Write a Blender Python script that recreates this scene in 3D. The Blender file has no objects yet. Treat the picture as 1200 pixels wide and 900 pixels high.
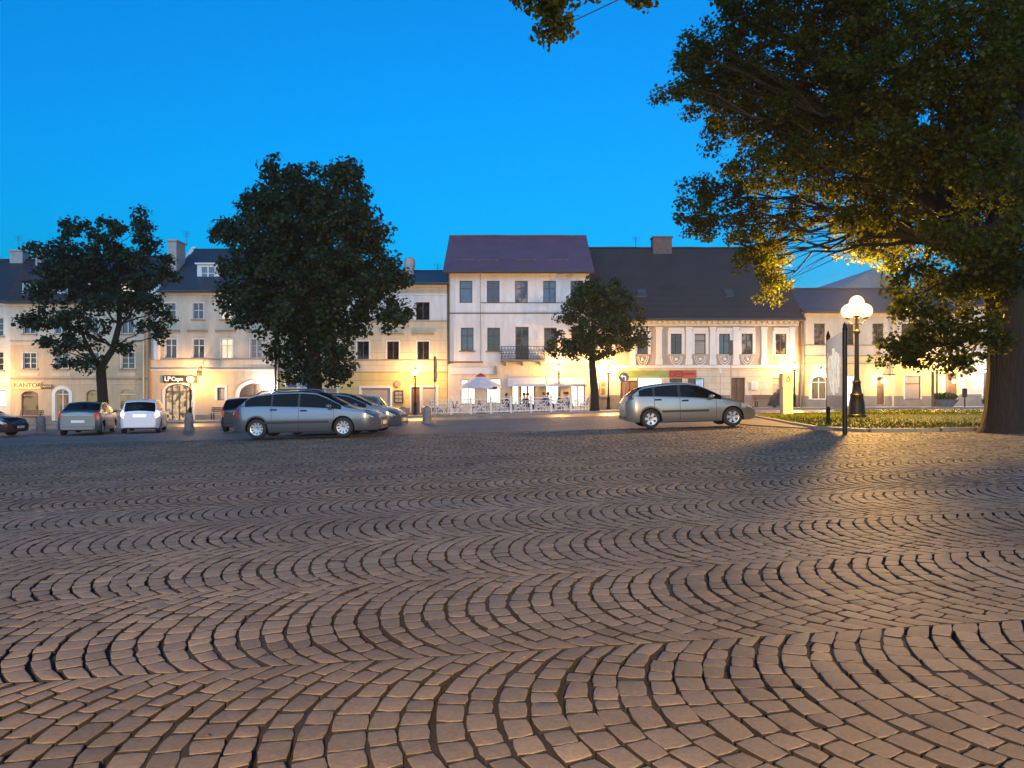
import bpy, bmesh, math, random
import numpy as np
from mathutils import Vector, Matrix, Euler

random.seed(7)
rng = np.random.default_rng(7)
R = math.radians
scene = bpy.context.scene
COL = scene.collection

# ------------------------------------------------------------------ camera, sky, sun, exposure
CAMZ = 1.6
cam = bpy.data.cameras.new("camera")
cam_o = bpy.data.objects.new("camera", cam)
COL.objects.link(cam_o)
cam_o.location = (0, 0, CAMZ)
cam_o.rotation_euler = (R(90), 0, 0)
cam.sensor_width = 36
cam.lens = 27
cam.shift_y = 10 / 1200
cam.clip_start = 0.1
cam.clip_end = 3000
scene.camera = cam_o

EXPO = 2.5
world = bpy.data.worlds.new("World")
scene.world = world
world.use_nodes = True
wn, wl = world.node_tree.nodes, world.node_tree.links
bg = wn["Background"]
sky = wn.new("ShaderNodeTexSky")
sky.sky_type = "NISHITA"
sky.sun_disc = False
sky.sun_elevation = R(2.3)
sky.sun_rotation = R(188)
sky.ozone_density = 5.0
sky.air_density = 1.15
hs = wn.new("ShaderNodeHueSaturation")
hs.inputs["Saturation"].default_value = 1.25
hs.inputs["Hue"].default_value = 0.496
wl.new(sky.outputs[0], hs.inputs["Color"])
cap = wn.new("ShaderNodeMix")             # the bright band of afterglow is hidden behind the town at our back
cap.data_type = "RGBA"
cap.blend_type = "DARKEN"
cap.inputs[0].default_value = 1
cap.inputs[7].default_value = (0.9, 0.95, 1.9, 1)
wl.new(hs.outputs[0], cap.inputs[6])
wl.new(cap.outputs[2], bg.inputs[0])
bg.inputs[1].default_value = 0.136

sun = bpy.data.lights.new("sun", "SUN")
sun.energy = 0.31
sun.angle = R(70)
sun.color = (0.48, 0.82, 1.1)
sun_o = bpy.data.objects.new("sun", sun)
COL.objects.link(sun_o)
sun_o.rotation_euler = (R(62), 0, R(-8))     # afterglow of the set sun, from behind the camera

scene.view_settings.view_transform = "Standard"
scene.view_settings.look = "None"
scene.view_settings.exposure = EXPO
scene.view_settings.gamma = 1
scene.render.engine = "CYCLES"
scene.cycles.max_bounces = 5
scene.cycles.diffuse_bounces = 3
scene.cycles.glossy_bounces = 3
scene.cycles.transmission_bounces = 3
scene.cycles.sample_clamp_indirect = 3.0
scene.cycles.use_denoising = True
LK = 1.0 / 2 ** EXPO      # radiances below are written for exposure 0

# ------------------------------------------------------------------ helpers
F = 900.0
FY = 56.0                 # distance of the row of house fronts
K = FY / F


def P(px, py, Y):
    """photo position at a distance -> world point"""
    return Vector(((px - 600) * Y / F, Y, CAMZ - (py - 460) * Y / F))


def fx(px):
    return (px - 600) * K


def fz(py):
    return CAMZ - (py - 460) * K


_GX = np.array([-400, -60, -37, -18, 12, 40, 90, 400.0])
_GZ = np.array([-1.2, -0.75, -0.5, -0.2, 0.61, 0.75, 0.9, 1.2])


def G(x, y):
    return float(np.interp(x, _GX, _GZ)) - 0.007 * min(max(0.0, y - 25), 60)


def Gv(x, y):
    return np.interp(x, _GX, _GZ) - 0.007 * np.clip(y - 25, 0, 60)


WALK = 0.12


def new_mat(name):
    m = bpy.data.materials.new(name)
    m.use_nodes = True
    return m, m.node_tree.nodes, m.node_tree.links, m.node_tree.nodes["Principled BSDF"]


def mat(name, col, rough=0.6, metal=0.0, var=0.0, vscale=1.5, bump=0.0, bscale=30.0, emit=None, estr=0.0, spec=None, coat=0.0, stretch=None):
    m, n, l, b = new_mat(name)
    b.inputs["Base Color"].default_value = (*col, 1)
    b.inputs["Roughness"].default_value = rough
    b.inputs["Metallic"].default_value = metal
    if spec is not None:
        b.inputs["Specular IOR Level"].default_value = spec
    if coat:
        b.inputs["Coat Weight"].default_value = coat
        b.inputs["Coat Roughness"].default_value = 0.08
    tc = n.new("ShaderNodeTexCoord")
    src = tc.outputs["Object"]
    if stretch:
        mp = n.new("ShaderNodeMapping")
        mp.inputs["Scale"].default_value = stretch
        l.new(src, mp.inputs[0])
        src = mp.outputs[0]
    if var > 0:
        t = n.new("ShaderNodeTexNoise")
        t.inputs["Scale"].default_value = vscale
        t.inputs["Detail"].default_value = 6
        t.inputs["Roughness"].default_value = 0.65
        l.new(src, t.inputs["Vector"])
        mr = n.new("ShaderNodeMapRange")
        mr.inputs[1].default_value = 0.3
        mr.inputs[2].default_value = 0.7
        mr.inputs[3].default_value = 1 - var
        mr.inputs[4].default_value = 1 + var
        l.new(t.outputs[0], mr.inputs[0])
        mx = n.new("ShaderNodeMix")
        mx.data_type = "RGBA"
        mx.blend_type = "MULTIPLY"
        mx.inputs[0].default_value = 1
        mx.inputs[6].default_value = (*col, 1)
        l.new(mr.outputs[0], mx.inputs[7])
        l.new(mx.outputs[2], b.inputs["Base Color"])
    if bump > 0:
        t2 = n.new("ShaderNodeTexNoise")
        t2.inputs["Scale"].default_value = bscale
        t2.inputs["Detail"].default_value = 4
        l.new(src, t2.inputs["Vector"])
        bp = n.new("ShaderNodeBump")
        bp.inputs["Strength"].default_value = bump
        bp.inputs["Distance"].default_value = 0.02
        l.new(t2.outputs[0], bp.inputs["Height"])
        l.new(bp.outputs[0], b.inputs["Normal"])
    if emit is not None:
        b.inputs["Emission Color"].default_value = (*emit, 1)
        b.inputs["Emission Strength"].default_value = estr * LK
    return m


class MB:
    """collects shapes, builds ONE mesh object"""

    def __init__(self):
        self.v, self.f, self.m = [], [], []
        self.k = 0

    def add(self, vs, fs, M=None):
        o = len(self.v)
        if M is not None:
            vs = [M @ Vector(p) for p in vs]
        self.v.extend(tuple(p) for p in vs)
        self.f.extend(tuple(i + o for i in q) for q in fs)
        self.m.extend([self.k] * len(fs))
        return self

    def box(self, x0, x1, y0, y1, z0, z1, M=None):
        vs = [(x0, y0, z0), (x1, y0, z0), (x1, y1, z0), (x0, y1, z0), (x0, y0, z1), (x1, y0, z1), (x1, y1, z1), (x0, y1, z1)]
        return self.add(vs, [(0, 3, 2, 1), (4, 5, 6, 7), (0, 1, 5, 4), (1, 2, 6, 5), (2, 3, 7, 6), (3, 0, 4, 7)], M)

    def bbox(self, x0, x1, y0, y1, z0, z1, b=0.02, M=None):
        """box with chamfered upright and top edges"""
        vs, fs = [], []
        rings = [(z0, 0), (z1 - b, 0), (z1, b)]
        for z, s in rings:
            X0, X1, Y0, Y1 = x0 + s, x1 - s, y0 + s, y1 - s
            vs += [(X0 + b, Y0, z), (X1 - b, Y0, z), (X1, Y0 + b, z), (X1, Y1 - b, z), (X1 - b, Y1, z), (X0 + b, Y1, z), (X0, Y1 - b, z), (X0, Y0 + b, z)]
        for r in range(2):
            for i in range(8):
                j = (i + 1) % 8
                fs.append((r * 8 + i, r * 8 + j, r * 8 + 8 + j, r * 8 + 8 + i))
        fs.append(tuple(range(16, 24)))
        fs.append(tuple(range(7, -1, -1)))
        return self.add(vs, fs, M)

    def quad(self, a, b, c, d, M=None):
        return self.add([a, b, c, d], [(0, 1, 2, 3)], M)

    def prism(self, pts, h, M=None):
        """pts: outline in x,z extruded along +y by h"""
        n = len(pts)
        vs = [(x, 0, z) for x, z in pts] + [(x, h, z) for x, z in pts]
        fs = [tuple(range(n)), tuple(range(2 * n - 1, n - 1, -1))]
        for i in range(n):
            j = (i + 1) % n
            fs.append((i, i + n, j + n, j))
        return self.add(vs, fs, M)

    def lathe(self, prof, n=16, M=None, caps=True):
        vs, fs = [], []
        for r, z in prof:
            for i in range(n):
                a = 2 * math.pi * i / n
                vs.append((r * math.cos(a), r * math.sin(a), z))
        for k in range(len(prof) - 1):
            for i in range(n):
                j = (i + 1) % n
                fs.append((k * n + i, k * n + j, k * n + n + j, k * n + n + i))
        if caps:
            fs.append(tuple(range(n - 1, -1, -1)))
            b = (len(prof) - 1) * n
            fs.append(tuple(range(b, b + n)))
        return self.add(vs, fs, M)

    def tube(self, pts, rad, n=7, M=None):
        pts = [Vector(p) for p in pts]
        if not hasattr(rad, "__len__"):
            rad = [rad] * len(pts)
        vs, fs = [], []
        up = None
        for i, p in enumerate(pts):
            d = (pts[min(i + 1, len(pts) - 1)] - pts[max(i - 1, 0)])
            if d.length < 1e-9:
                d = Vector((0, 0, 1))
            d.normalize()
            if up is None:
                up = d.orthogonal().normalized()
            else:
                up = (up - d * up.dot(d))
                if up.length < 1e-6:
                    up = d.orthogonal()
                up.normalize()
            s = d.cross(up)
            for k in range(n):
                a = 2 * math.pi * k / n
                vs.append(p + (up * math.cos(a) + s * math.sin(a)) * rad[i])
        for i in range(len(pts) - 1):
            for k in range(n):
                j = (k + 1) % n
                fs.append((i * n + k, i * n + j, i * n + n + j, i * n + n + k))
        fs.append(tuple(range(n - 1, -1, -1)))
        b = (len(pts) - 1) * n
        fs.append(tuple(range(b, b + n)))
        return self.add(vs, fs, M)

    def sphere(self, c, r, nu=14, nv=9, sz=1.0, M=None):
        prof = []
        for i in range(nv + 1):
            a = -math.pi / 2 + math.pi * i / nv
            prof.append((max(1e-3, r * math.cos(a)), r * sz * math.sin(a)))
        T = Matrix.Translation(Vector(c))
        return self.lathe(prof, nu, T if M is None else M @ T)

    def build(self, name, mats, parent=None, loc=None, rot=None, smooth=False, base=None, flip_fix=True):
        me = bpy.data.meshes.new(name)
        me.from_pydata(self.v, [], self.f)
        if not isinstance(mats, (list, tuple)):
            mats = [mats]
        for x in mats:
            me.materials.append(x)
        if len(mats) > 1:
            me.polygons.foreach_set("material_index", [min(k, len(mats) - 1) for k in self.m])
        if flip_fix:
            bm = bmesh.new()
            bm.from_mesh(me)
            bmesh.ops.recalc_face_normals(bm, faces=bm.faces)
            bm.to_mesh(me)
            bm.free()
        if smooth:
            me.polygons.foreach_set("use_smooth", [True] * len(me.polygons))
            try:
                me.set_sharp_from_angle(angle=R(38))
            except Exception:
                pass
        me.update()
        o = bpy.data.objects.new(name, me)
        COL.objects.link(o)
        if parent is not None:
            o.parent = parent
            if base is not None:
                o.matrix_parent_inverse = Matrix.Translation(-Vector(base))
        if loc is not None:
            o.location = loc
        if rot is not None:
            o.rotation_euler = rot
        return o


def tag(o, label=None, cat=None, group=None, kind=None):
    if label:
        o["label"] = label
    if cat:
        o["category"] = cat
    if group:
        o["group"] = group
    if kind:
        o["kind"] = kind
    return o


def thing(name, loc, label, cat, group=None, rz=0.0):
    o = bpy.data.objects.new(name, None)
    COL.objects.link(o)
    o.location = loc
    o.rotation_euler = (0, 0, rz)
    o.empty_display_size = 0.2
    return tag(o, label, cat, group)


def children(o):
    return [c for c in COL.objects if c.parent == o]


def copy_tree(o, parent=None):
    c = o.copy()
    COL.objects.link(c)
    if parent is not None:
        c.parent = parent
    for ch in list(o.children):
        copy_tree(ch, c)
    return c


def text(name, s, size, m, parent, loc, rot=(R(90), 0, 0), ext=0.01, align="CENTER", bold=0.0):
    cu = bpy.data.curves.new(name, "FONT")
    cu.body = s
    cu.size = size
    cu.extrude = ext
    cu.offset = bold
    cu.align_x = align
    cu.align_y = "CENTER"
    cu.materials.append(m)
    tmp = bpy.data.objects.new(name, cu)
    COL.objects.link(tmp)
    bpy.context.view_layer.update()
    me = bpy.data.meshes.new_from_object(tmp.evaluated_get(bpy.context.evaluated_depsgraph_get()))
    me.name = name
    bpy.data.objects.remove(tmp)
    if not me.materials:
        me.materials.append(m)
    o = bpy.data.objects.new(name, me)
    COL.objects.link(o)
    o.parent = parent
    o.location = loc
    o.rotation_euler = rot
    return o


def point_light(name, parent, loc, power, col, radius=0.12):
    li = bpy.data.lights.new(name, "POINT")
    li.energy = power * LK
    li.color = col
    li.shadow_soft_size = radius
    o = bpy.data.objects.new(name, li)
    COL.objects.link(o)
    o.parent = parent
    o.location = loc
    return o

# ------------------------------------------------------------------ ground, square, street
# granite cobbles: segmental arcs in bands, every stone modelled near the viewer
def stone_mat(name):
    m, n, l, b = new_mat(name)
    at = n.new("ShaderNodeAttribute")
    at.attribute_name = "tint"
    cr = n.new("ShaderNodeValToRGB")
    e = cr.color_ramp.elements
    e[0].position, e[0].color = 0.0, (0.128, 0.106, 0.076, 1)
    e[1].position, e[1].color = 1.0, (0.235, 0.186, 0.128, 1)
    x = e.new(0.55)
    x.color = (0.182, 0.146, 0.103, 1)
    l.new(at.outputs["Fac"], cr.inputs[0])
    geo = n.new("ShaderNodeNewGeometry")
    big = n.new("ShaderNodeTexNoise")
    big.inputs["Scale"].default_value = 0.55
    big.inputs["Detail"].default_value = 5
    l.new(geo.outputs["Position"], big.inputs["Vector"])
    fine = n.new("ShaderNodeTexNoise")
    fine.inputs["Scale"].default_value = 55
    fine.inputs["Detail"].default_value = 7
    fine.inputs["Roughness"].default_value = 0.7
    l.new(geo.outputs["Position"], fine.inputs["Vector"])
    mr = n.new("ShaderNodeMapRange")
    mr.inputs[1].default_value, mr.inputs[2].default_value = 0.3, 0.7
    mr.inputs[3].default_value, mr.inputs[4].default_value = 0.72, 1.25
    l.new(fine.outputs[0], mr.inputs[0])
    mr2 = n.new("ShaderNodeMapRange")
    mr2.inputs[1].default_value, mr2.inputs[2].default_value = 0.35, 0.65
    mr2.inputs[3].default_value, mr2.inputs[4].default_value = 0.76, 1.16
    l.new(big.outputs[0], mr2.inputs[0])
    mu = n.new("ShaderNodeMath")
    mu.operation = "MULTIPLY"
    l.new(mr.outputs[0], mu.inputs[0])
    l.new(mr2.outputs[0], mu.inputs[1])
    mx = n.new("ShaderNodeMix")
    mx.data_type = "RGBA"
    mx.blend_type = "MULTIPLY"
    mx.inputs[0].default_value = 1
    l.new(cr.outputs[0], mx.inputs[6])
    l.new(mu.outputs[0], mx.inputs[7])
    l.new(mx.outputs[2], b.inputs["Base Color"])
    rr = n.new("ShaderNodeMapRange")
    rr.inputs[3].default_value, rr.inputs[4].default_value = 0.58, 0.85
    l.new(fine.outputs[0], rr.inputs[0])
    l.new(rr.outputs[0], b.inputs["Roughness"])
    bp = n.new("ShaderNodeBump")
    bp.inputs["Strength"].default_value = 0.35
    bp.inputs["Distance"].default_value = 0.006
    l.new(fine.outputs[0], bp.inputs["Height"])
    l.new(bp.outputs[0], b.inputs["Normal"])
    return m


def far_stone_mat(name):
    """the same paving where single stones are too far to model: bump cells"""
    m, n, l, b = new_mat(name)
    geo = n.new("ShaderNodeNewGeometry")
    vo = n.new("ShaderNodeTexVoronoi")
    vo.inputs["Scale"].default_value = 7.0
    l.new(geo.outputs["Position"], vo.inputs["Vector"])
    ve = n.new("ShaderNodeTexVoronoi")
    ve.feature = "DISTANCE_TO_EDGE"
    ve.inputs["Scale"].default_value = 7.0
    l.new(geo.outputs["Position"], ve.inputs["Vector"])
    cr = n.new("ShaderNodeValToRGB")
    e = cr.color_ramp.elements
    e[0].color = (0.09, 0.082, 0.074, 1)
    e[1].color = (0.15, 0.134, 0.118, 1)
    sep = n.new("ShaderNodeSeparateColor")
    l.new(vo.outputs["Color"], sep.inputs[0])
    l.new(sep.outputs[0], cr.inputs[0])
    big = n.new("ShaderNodeTexNoise")
    big.inputs["Scale"].default_value = 0.3
    big.inputs["Detail"].default_value = 6
    l.new(geo.outputs["Position"], big.inputs["Vector"])
    mr2 = n.new("ShaderNodeMapRange")
    mr2.inputs[1].default_value, mr2.inputs[2].default_value = 0.35, 0.65
    mr2.inputs[3].default_value, mr2.inputs[4].default_value = 0.8, 1.15
    l.new(big.outputs[0], mr2.inputs[0])
    mx = n.new("ShaderNodeMix")
    mx.data_type = "RGBA"
    mx.blend_type = "MULTIPLY"
    mx.inputs[0].default_value = 1
    l.new(cr.outputs[0], mx.inputs[6])
    l.new(mr2.outputs[0], mx.inputs[7])
    l.new(mx.outputs[2], b.inputs["Base Color"])
    b.inputs["Roughness"].default_value = 0.60
    mr = n.new("ShaderNodeMapRange")
    mr.inputs[1].default_value, mr.inputs[2].default_value = 0.0, 0.12
    l.new(ve.outputs[0], mr.inputs[0])
    bp = n.new("ShaderNodeBump")
    bp.inputs["Strength"].default_value = 0.8
    bp.inputs["Distance"].default_value = 0.02
    l.new(mr.outputs[0], bp.inputs["Height"])
    l.new(bp.outputs[0], b.inputs["Normal"])
    return m


M_STONE = stone_mat("granite_setts")
M_FAR = far_stone_mat("granite_setts_far")
M_SOIL = mat("joint_soil", (0.012, 0.011, 0.011), 0.9, var=0.3, vscale=12)
M_FLANKSHADE = mat("soil_and_shade_on_flanks", (0.016, 0.014, 0.013), 0.95, var=.3, vscale=20)  # soil tone kept dark so lit stone sides read as shaded joints
M_ASPH = mat("asphalt", (0.07, 0.066, 0.064), 0.36, var=0.25, vscale=0.6, bump=0.25, bscale=60)
M_WALK = mat("pavement_slabs", (0.20, 0.185, 0.17), 0.55, var=0.2, vscale=1.2, bump=0.2, bscale=20)
M_KERB = mat("kerb_granite", (0.24, 0.22, 0.20), 0.6, var=0.2, vscale=3, bump=0.3, bscale=30)


def sheet(name, m, xs, ys, dz, kind="structure", rough=0.0):
    xs, ys = np.asarray(xs, float), np.asarray(ys, float)
    X, Y = np.meshgrid(xs, ys)
    Z = Gv(X, Y) + dz
    if rough:
        Z = Z + rng.normal(0, rough, Z.shape)
    nx, ny = len(xs), len(ys)
    V = np.stack([X, Y, Z], -1).reshape(-1, 3)
    idx = np.arange(nx * ny).reshape(ny, nx)
    Fq = np.stack([idx[:-1, :-1], idx[:-1, 1:], idx[1:, 1:], idx[1:, :-1]], -1).reshape(-1, 4)
    me = bpy.data.meshes.new(name)
    me.from_pydata(V.tolist(), [], Fq.tolist())
    me.materials.append(m)
    o = bpy.data.objects.new(name, me)
    COL.objects.link(o)
    return tag(o, kind=kind)


gx = list(np.unique(np.concatenate([np.linspace(-400, -60, 12), np.linspace(-60, 60, 61), np.linspace(60, 400, 12)])))
tag(sheet("ground", M_SOIL, gx, [-60, -20, 0, 10, 20, 25, 26, 30, 40, 50, 60, 80, 85, 160, 600, 1500], -0.05))
STONE_Y = 26.0
sheet("square", M_FAR, np.linspace(-60, 60, 61), [STONE_Y, 28, 31, 34, 37, 40, 43], 0.0)
sheet("street", M_ASPH, np.linspace(-90, 90, 91), [43.0, 45, 47, 49, 50.6], 0.0)
sheet("road", M_ASPH, np.linspace(10.2, 60, 26), [36.2, 38, 40, 42, 43.2], 0.006)


def cobbles():
    phi = R(6)
    W, Rr, s = 1.6, 1.22, 0.132
    v00 = 3.88
    quads, tint = [], []
    c, sn = math.cos(phi), math.sin(phi)
    thm = math.asin(W / 2 / Rr)
    f = lambda v: -(np.sqrt(Rr * Rr - v * v) - math.sqrt(Rr * Rr - W * W / 4))
    r = np.random.default_rng(3)
    Q, H, T, D = [], [], [], []
    for nb in range(-3, 17):
        vc = v00 + (nb + 0.5) * W
        half = abs(vc) * 0.72 + 3.0
        k0, k1 = int(-half / s) - 3, int(half / s) + 3
        off = r.uniform(0, s)
        wob = r.normal(0, 0.004, k1 - k0 + 2)
        for k in range(k0, k1):
            n = int(r.integers(10, 13))
            cuts = np.linspace(-thm, thm, n + 1)
            cuts[1:-1] += r.normal(0, 0.012, n - 1)
            vo = Rr * np.sin(cuts)
            vi = vo - s * np.cos(cuts) * np.sin(cuts)
            vi[0], vi[-1] = vo[0], vo[-1]
            uo = k * s + off + f(vo) + wob[k - k0]
            ui = (k + 1) * s + off + f(np.clip(vi, -W / 2, W / 2)) + wob[k - k0 + 1]
            jo, ji = r.normal(0, .0042, (n + 1, 2)), r.normal(0, .0042, (n + 1, 2))
            jo[[0, -1], 1] = ji[[0, -1], 1] = 0
            O_ = np.stack([uo, vo], -1) + jo
            I_ = np.stack([ui, vi], -1) + ji
            for i in range(n):
                q = np.array([O_[i], O_[i + 1], I_[i + 1], I_[i]])
                q[:, 1] += vc
                ctr = q.mean(0)
                x = ctr[0] * c - ctr[1] * sn
                y = ctr[0] * sn + ctr[1] * c
                if y < 1.7 or y > STONE_Y + 0.15 or abs(x) > y * 0.68 + 2.0:
                    continue
                ga = 0.0012 + 0.0115 * r.random() ** 1.8
                if y > 9.5:
                    ga *= .55 if y < 12.5 else .3      # joint to the next arc
                gb = 0.0002 + (0.0016 if r.random() < .2 else 0)               # joint inside the arc
                d = q - ctr
                # axes of the stone
                ax = (q[3] + q[2] - q[0] - q[1]) / 2
                bx = (q[1] + q[2] - q[0] - q[3]) / 2
                la, lb = np.linalg.norm(ax), np.linalg.norm(bx)
                sa, sb = max(0.5, 1 - 2 * ga / la), max(0.5, 1 - 2 * gb / lb)
                al = d @ np.linalg.inv(np.stack([ax, bx]))
                al[:, 0] *= sa
                al[:, 1] *= sb
                q2 = ctr + al @ np.stack([ax, bx])
                if r.random() < .10:                            # a chipped corner opens the joint
                    kk = int(r.integers(0, 4))
                    q2[kk] += (ax if kk < 2 else -ax) * r.uniform(.08, .2)
                X = q2[:, 0] * c - q2[:, 1] * sn
                Y = q2[:, 0] * sn + q2[:, 1] * c
                Q.append(np.stack([X, Y], -1))
                H.append((r.normal(0, 0.0013), r.normal(0, 0.012), r.normal(0, 0.010)))
                T.append(np.clip(r.normal(0.5, 0.2), 0, 1))
                D.append(y)
    Q, H, T, D = np.array(Q), np.array(H), np.array(T), np.array(D)

    def patch(sel, ts, zs):
        q, h, t = Q[sel], H[sel], T[sel]
        n, m = len(q), len(ts)
        ts, zs = np.array(ts), np.array(zs)
        A, B = np.meshgrid(ts, ts, indexing="ij")
        ZA, ZB = np.meshgrid(zs, zs, indexing="ij")
        Zp = np.minimum(ZA, ZB)
        # round the corners in plan
        w = [(1 - A) * (1 - B), (1 - A) * B, A * B, A * (1 - B)]
        XY = sum(q[:, i, None, None, :] * w[i][None, :, :, None] for i in range(4))
        cen = q.mean(1)[:, None, None, :]
        corner = ((np.abs(A - .5) > .42) & (np.abs(B - .5) > .42))
        XY = np.where(corner[None, :, :, None], cen + (XY - cen) * 0.92, XY)
        jit = np.random.default_rng(5).normal(0, 0.0016, XY.shape)
        XY = XY + jit
        Z = Gv(XY[..., 0], XY[..., 1]) + Zp[None] + h[:, 0, None, None] + h[:, 1, None, None] * (A - .5) * .13 + h[:, 2, None, None] * (B - .5) * .15
        Z = Z + np.random.default_rng(6).normal(0, 0.0007, Z.shape)
        V = np.concatenate([XY, Z[..., None]], -1).reshape(-1, 3)
        idx = np.arange(n * m * m).reshape(n, m, m)
        f_ = np.stack([idx[:, :-1, :-1], idx[:, :-1, 1:], idx[:, 1:, 1:], idx[:, 1:, :-1]], -1).reshape(-1, 4)
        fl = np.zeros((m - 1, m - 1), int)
        fl[0, :] = fl[-1, :] = fl[:, 0] = fl[:, -1] = 1        # flanks down in the joints: soil colour with the joint shade painted in
        return V, f_, np.repeat(t, m * m), np.tile(fl.ravel(), n)

    near = D < 9.5
    V1, F1, T1, K1 = patch(near, [0, .012, .07, .5, .93, .988, 1], [-.04, -.0014, 0, .0005, 0, -.0014, -.04])
    V2, F2, T2, K2 = patch(~near, [0, .018, .982, 1], [-.04, -.001, -.001, -.04])
    V = np.concatenate([V1, V2])
    Fq = np.concatenate([F1, F2 + len(V1)])
    Tt = np.concatenate([T1, T2])
    me = bpy.data.meshes.new("cobblestones")
    me.vertices.add(len(V))
    me.vertices.foreach_set("co", V.ravel())
    me.loops.add(len(Fq) * 4)
    me.loops.foreach_set("vertex_index", Fq.ravel())
    me.polygons.add(len(Fq))
    me.polygons.foreach_set("loop_start", np.arange(len(Fq)) * 4)
    a = me.attributes.new("tint", "FLOAT", "POINT")
    a.data.foreach_set("value", Tt)
    me.update(calc_edges=True)
    me.validate()
    me.polygons.foreach_set("use_smooth", [True] * len(me.polygons))
    me.materials.append(M_STONE)
    me.materials.append(M_FLANKSHADE)
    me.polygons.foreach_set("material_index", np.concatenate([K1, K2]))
    o = bpy.data.objects.new("cobble_paving", me)
    COL.objects.link(o)
    tag(o, kind="structure")
    # face direction: make sure normals look up
    if me.polygons[len(me.polygons) // 2].normal.z < 0:
        me.flip_normals()
    print("stones", len(Q), "verts", len(V))


cobbles()
# sand that fills the joints to an uneven depth
M_SAND = mat("joint_sand", (0.024, 0.020, 0.017), 0.9, var=0.3, vscale=9)


def joint_sand():
    r = np.random.default_rng(12)
    xs, ys = np.arange(-13, 15, .085), np.arange(1.6, 22, .085)
    X, Y = np.meshgrid(xs, ys)

    def noise(cell):
        g = r.normal(0, 1, (int(25 / cell) + 3, int(30 / cell) + 3))
        u, v = (X + 14) / cell, (Y - 1) / cell
        i, j = v.astype(int), u.astype(int)
        fv, fu = v - i, u - j
        return g[i, j] * (1 - fv) * (1 - fu) + g[i + 1, j] * fv * (1 - fu) + g[i, j + 1] * (1 - fv) * fu + g[i + 1, j + 1] * fv * fu
    d = -.021 + .012 * noise(.19) + .007 * noise(.8)
    Z = Gv(X, Y) + np.clip(d, -.036, -.0035)
    V = np.stack([X, Y, Z], -1).reshape(-1, 3)
    idx = np.arange(V.shape[0]).reshape(X.shape)
    Fq = np.stack([idx[:-1, :-1], idx[:-1, 1:], idx[1:, 1:], idx[1:, :-1]], -1).reshape(-1, 4)
    me = bpy.data.meshes.new("joint_sand")
    me.from_pydata(V.tolist(), [], Fq.tolist())
    me.materials.append(M_SAND)
    o = bpy.data.objects.new("joint_sand", me)
    COL.objects.link(o)
    tag(o, kind="structure")


joint_sand()


def slab(name, m, outline, dz, th, kind="structure", step=2.0):
    """flat raised surface following the ground; outline in x,y (convex-ish strip), gridded in x"""
    mb = MB()
    n = len(outline)
    top = [(x, y, G(x, y) + dz) for x, y in outline]
    bot = [(x, y, G(x, y) + dz - th) for x, y in outline]
    mb.add(top + bot, [tuple(range(n))] + [(i, (i + 1) % n, (i + 1) % n + n, i + n) for i in range(n)])
    return tag(mb.build(name, m), kind=kind)


def strip(name, m, x0, x1, y0, y1, dz, th, step=1.0):
    mb = MB()
    xs = np.linspace(x0, x1, int(abs(x1 - x0) / step) + 2)
    for a, b in zip(xs[:-1], xs[1:]):
        za0, za1, zb0, zb1 = G(a, y0) + dz, G(a, y1) + dz, G(b, y0) + dz, G(b, y1) + dz
        vs = [(a, y0, za0), (b, y0, zb0), (b, y1, zb1), (a, y1, za1), (a, y0, za0 - th), (b, y0, zb0 - th)]
        mb.add(vs, [(0, 1, 2, 3), (4, 5, 1, 0)])
    return tag(mb.build(name, m, flip_fix=False), kind="structure")


strip("pavement", M_WALK, -90, 90, 50.9, 66, WALK, 0.2)
strip("kerb", M_KERB, -90, 90, 50.6, 50.9, WALK + 0.004, 0.2)

# lawn with kerb on the right, a small paved triangle before it
def gmat():
    m, n, l, b = new_mat("turf")
    t = n.new("ShaderNodeTexNoise")
    t.inputs["Scale"].default_value = 1.2
    t.inputs["Detail"].default_value = 8
    geo = n.new("ShaderNodeNewGeometry")
    l.new(geo.outputs["Position"], t.inputs["Vector"])
    cr = n.new("ShaderNodeValToRGB")
    cr.color_ramp.elements[0].position = 0.35
    cr.color_ramp.elements[0].color = (0.030, 0.042, 0.006, 1)
    cr.color_ramp.elements[1].position = 0.7
    cr.color_ramp.elements[1].color = (0.080, 0.095, 0.012, 1)
    l.new(t.outputs[0], cr.inputs[0])
    l.new(cr.outputs[0], b.inputs["Base Color"])
    b.inputs["Roughness"].default_value = 0.8
    return m


M_TURF = gmat()
M_BLADE = mat("grass_blade", (0.105, 0.125, 0.010), 0.9, spec=.08, var=0.45, vscale=1.3)
LAWN = [(8.9, 22.2), (9.6, 20.6), (11.2, 20.1), (14, 20.0), (18, 20.0), (24, 20.0), (32, 20.0), (42, 20), (42, 36), (32, 36), (24, 36), (18, 36), (14, 36), (11.6, 35.6), (10.6, 33.5), (9.9, 29), (9.2, 25)]
mbl = MB()
cx_, cy_ = 18, 28
n_ = len(LAWN)
ring = [(x, y, G(x, y) + 0.07) for x, y in LAWN]
inner = [(cx_ + (x - cx_) * .6, cy_ + (y - cy_) * .6) for x, y in LAWN]
ring2 = [(x, y, G(x, y) + 0.11) for x, y in inner]
mbl.add(ring + ring2 + [(cx_, cy_, G(cx_, cy_) + .12)] + [(x, y, G(x, y) - .1) for x, y in LAWN],
        [(i, (i + 1) % n_, (i + 1) % n_ + n_, i + n_) for i in range(n_)] + [(i + n_, (i + 1) % n_ + n_, 2 * n_) for i in range(n_)]
        + [(i, i + 2 * n_ + 1, (i + 1) % n_ + 2 * n_ + 1, (i + 1) % n_) for i in range(n_)])
tag(mbl.build("lawn", M_TURF), kind="structure")
mbk = MB()
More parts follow.
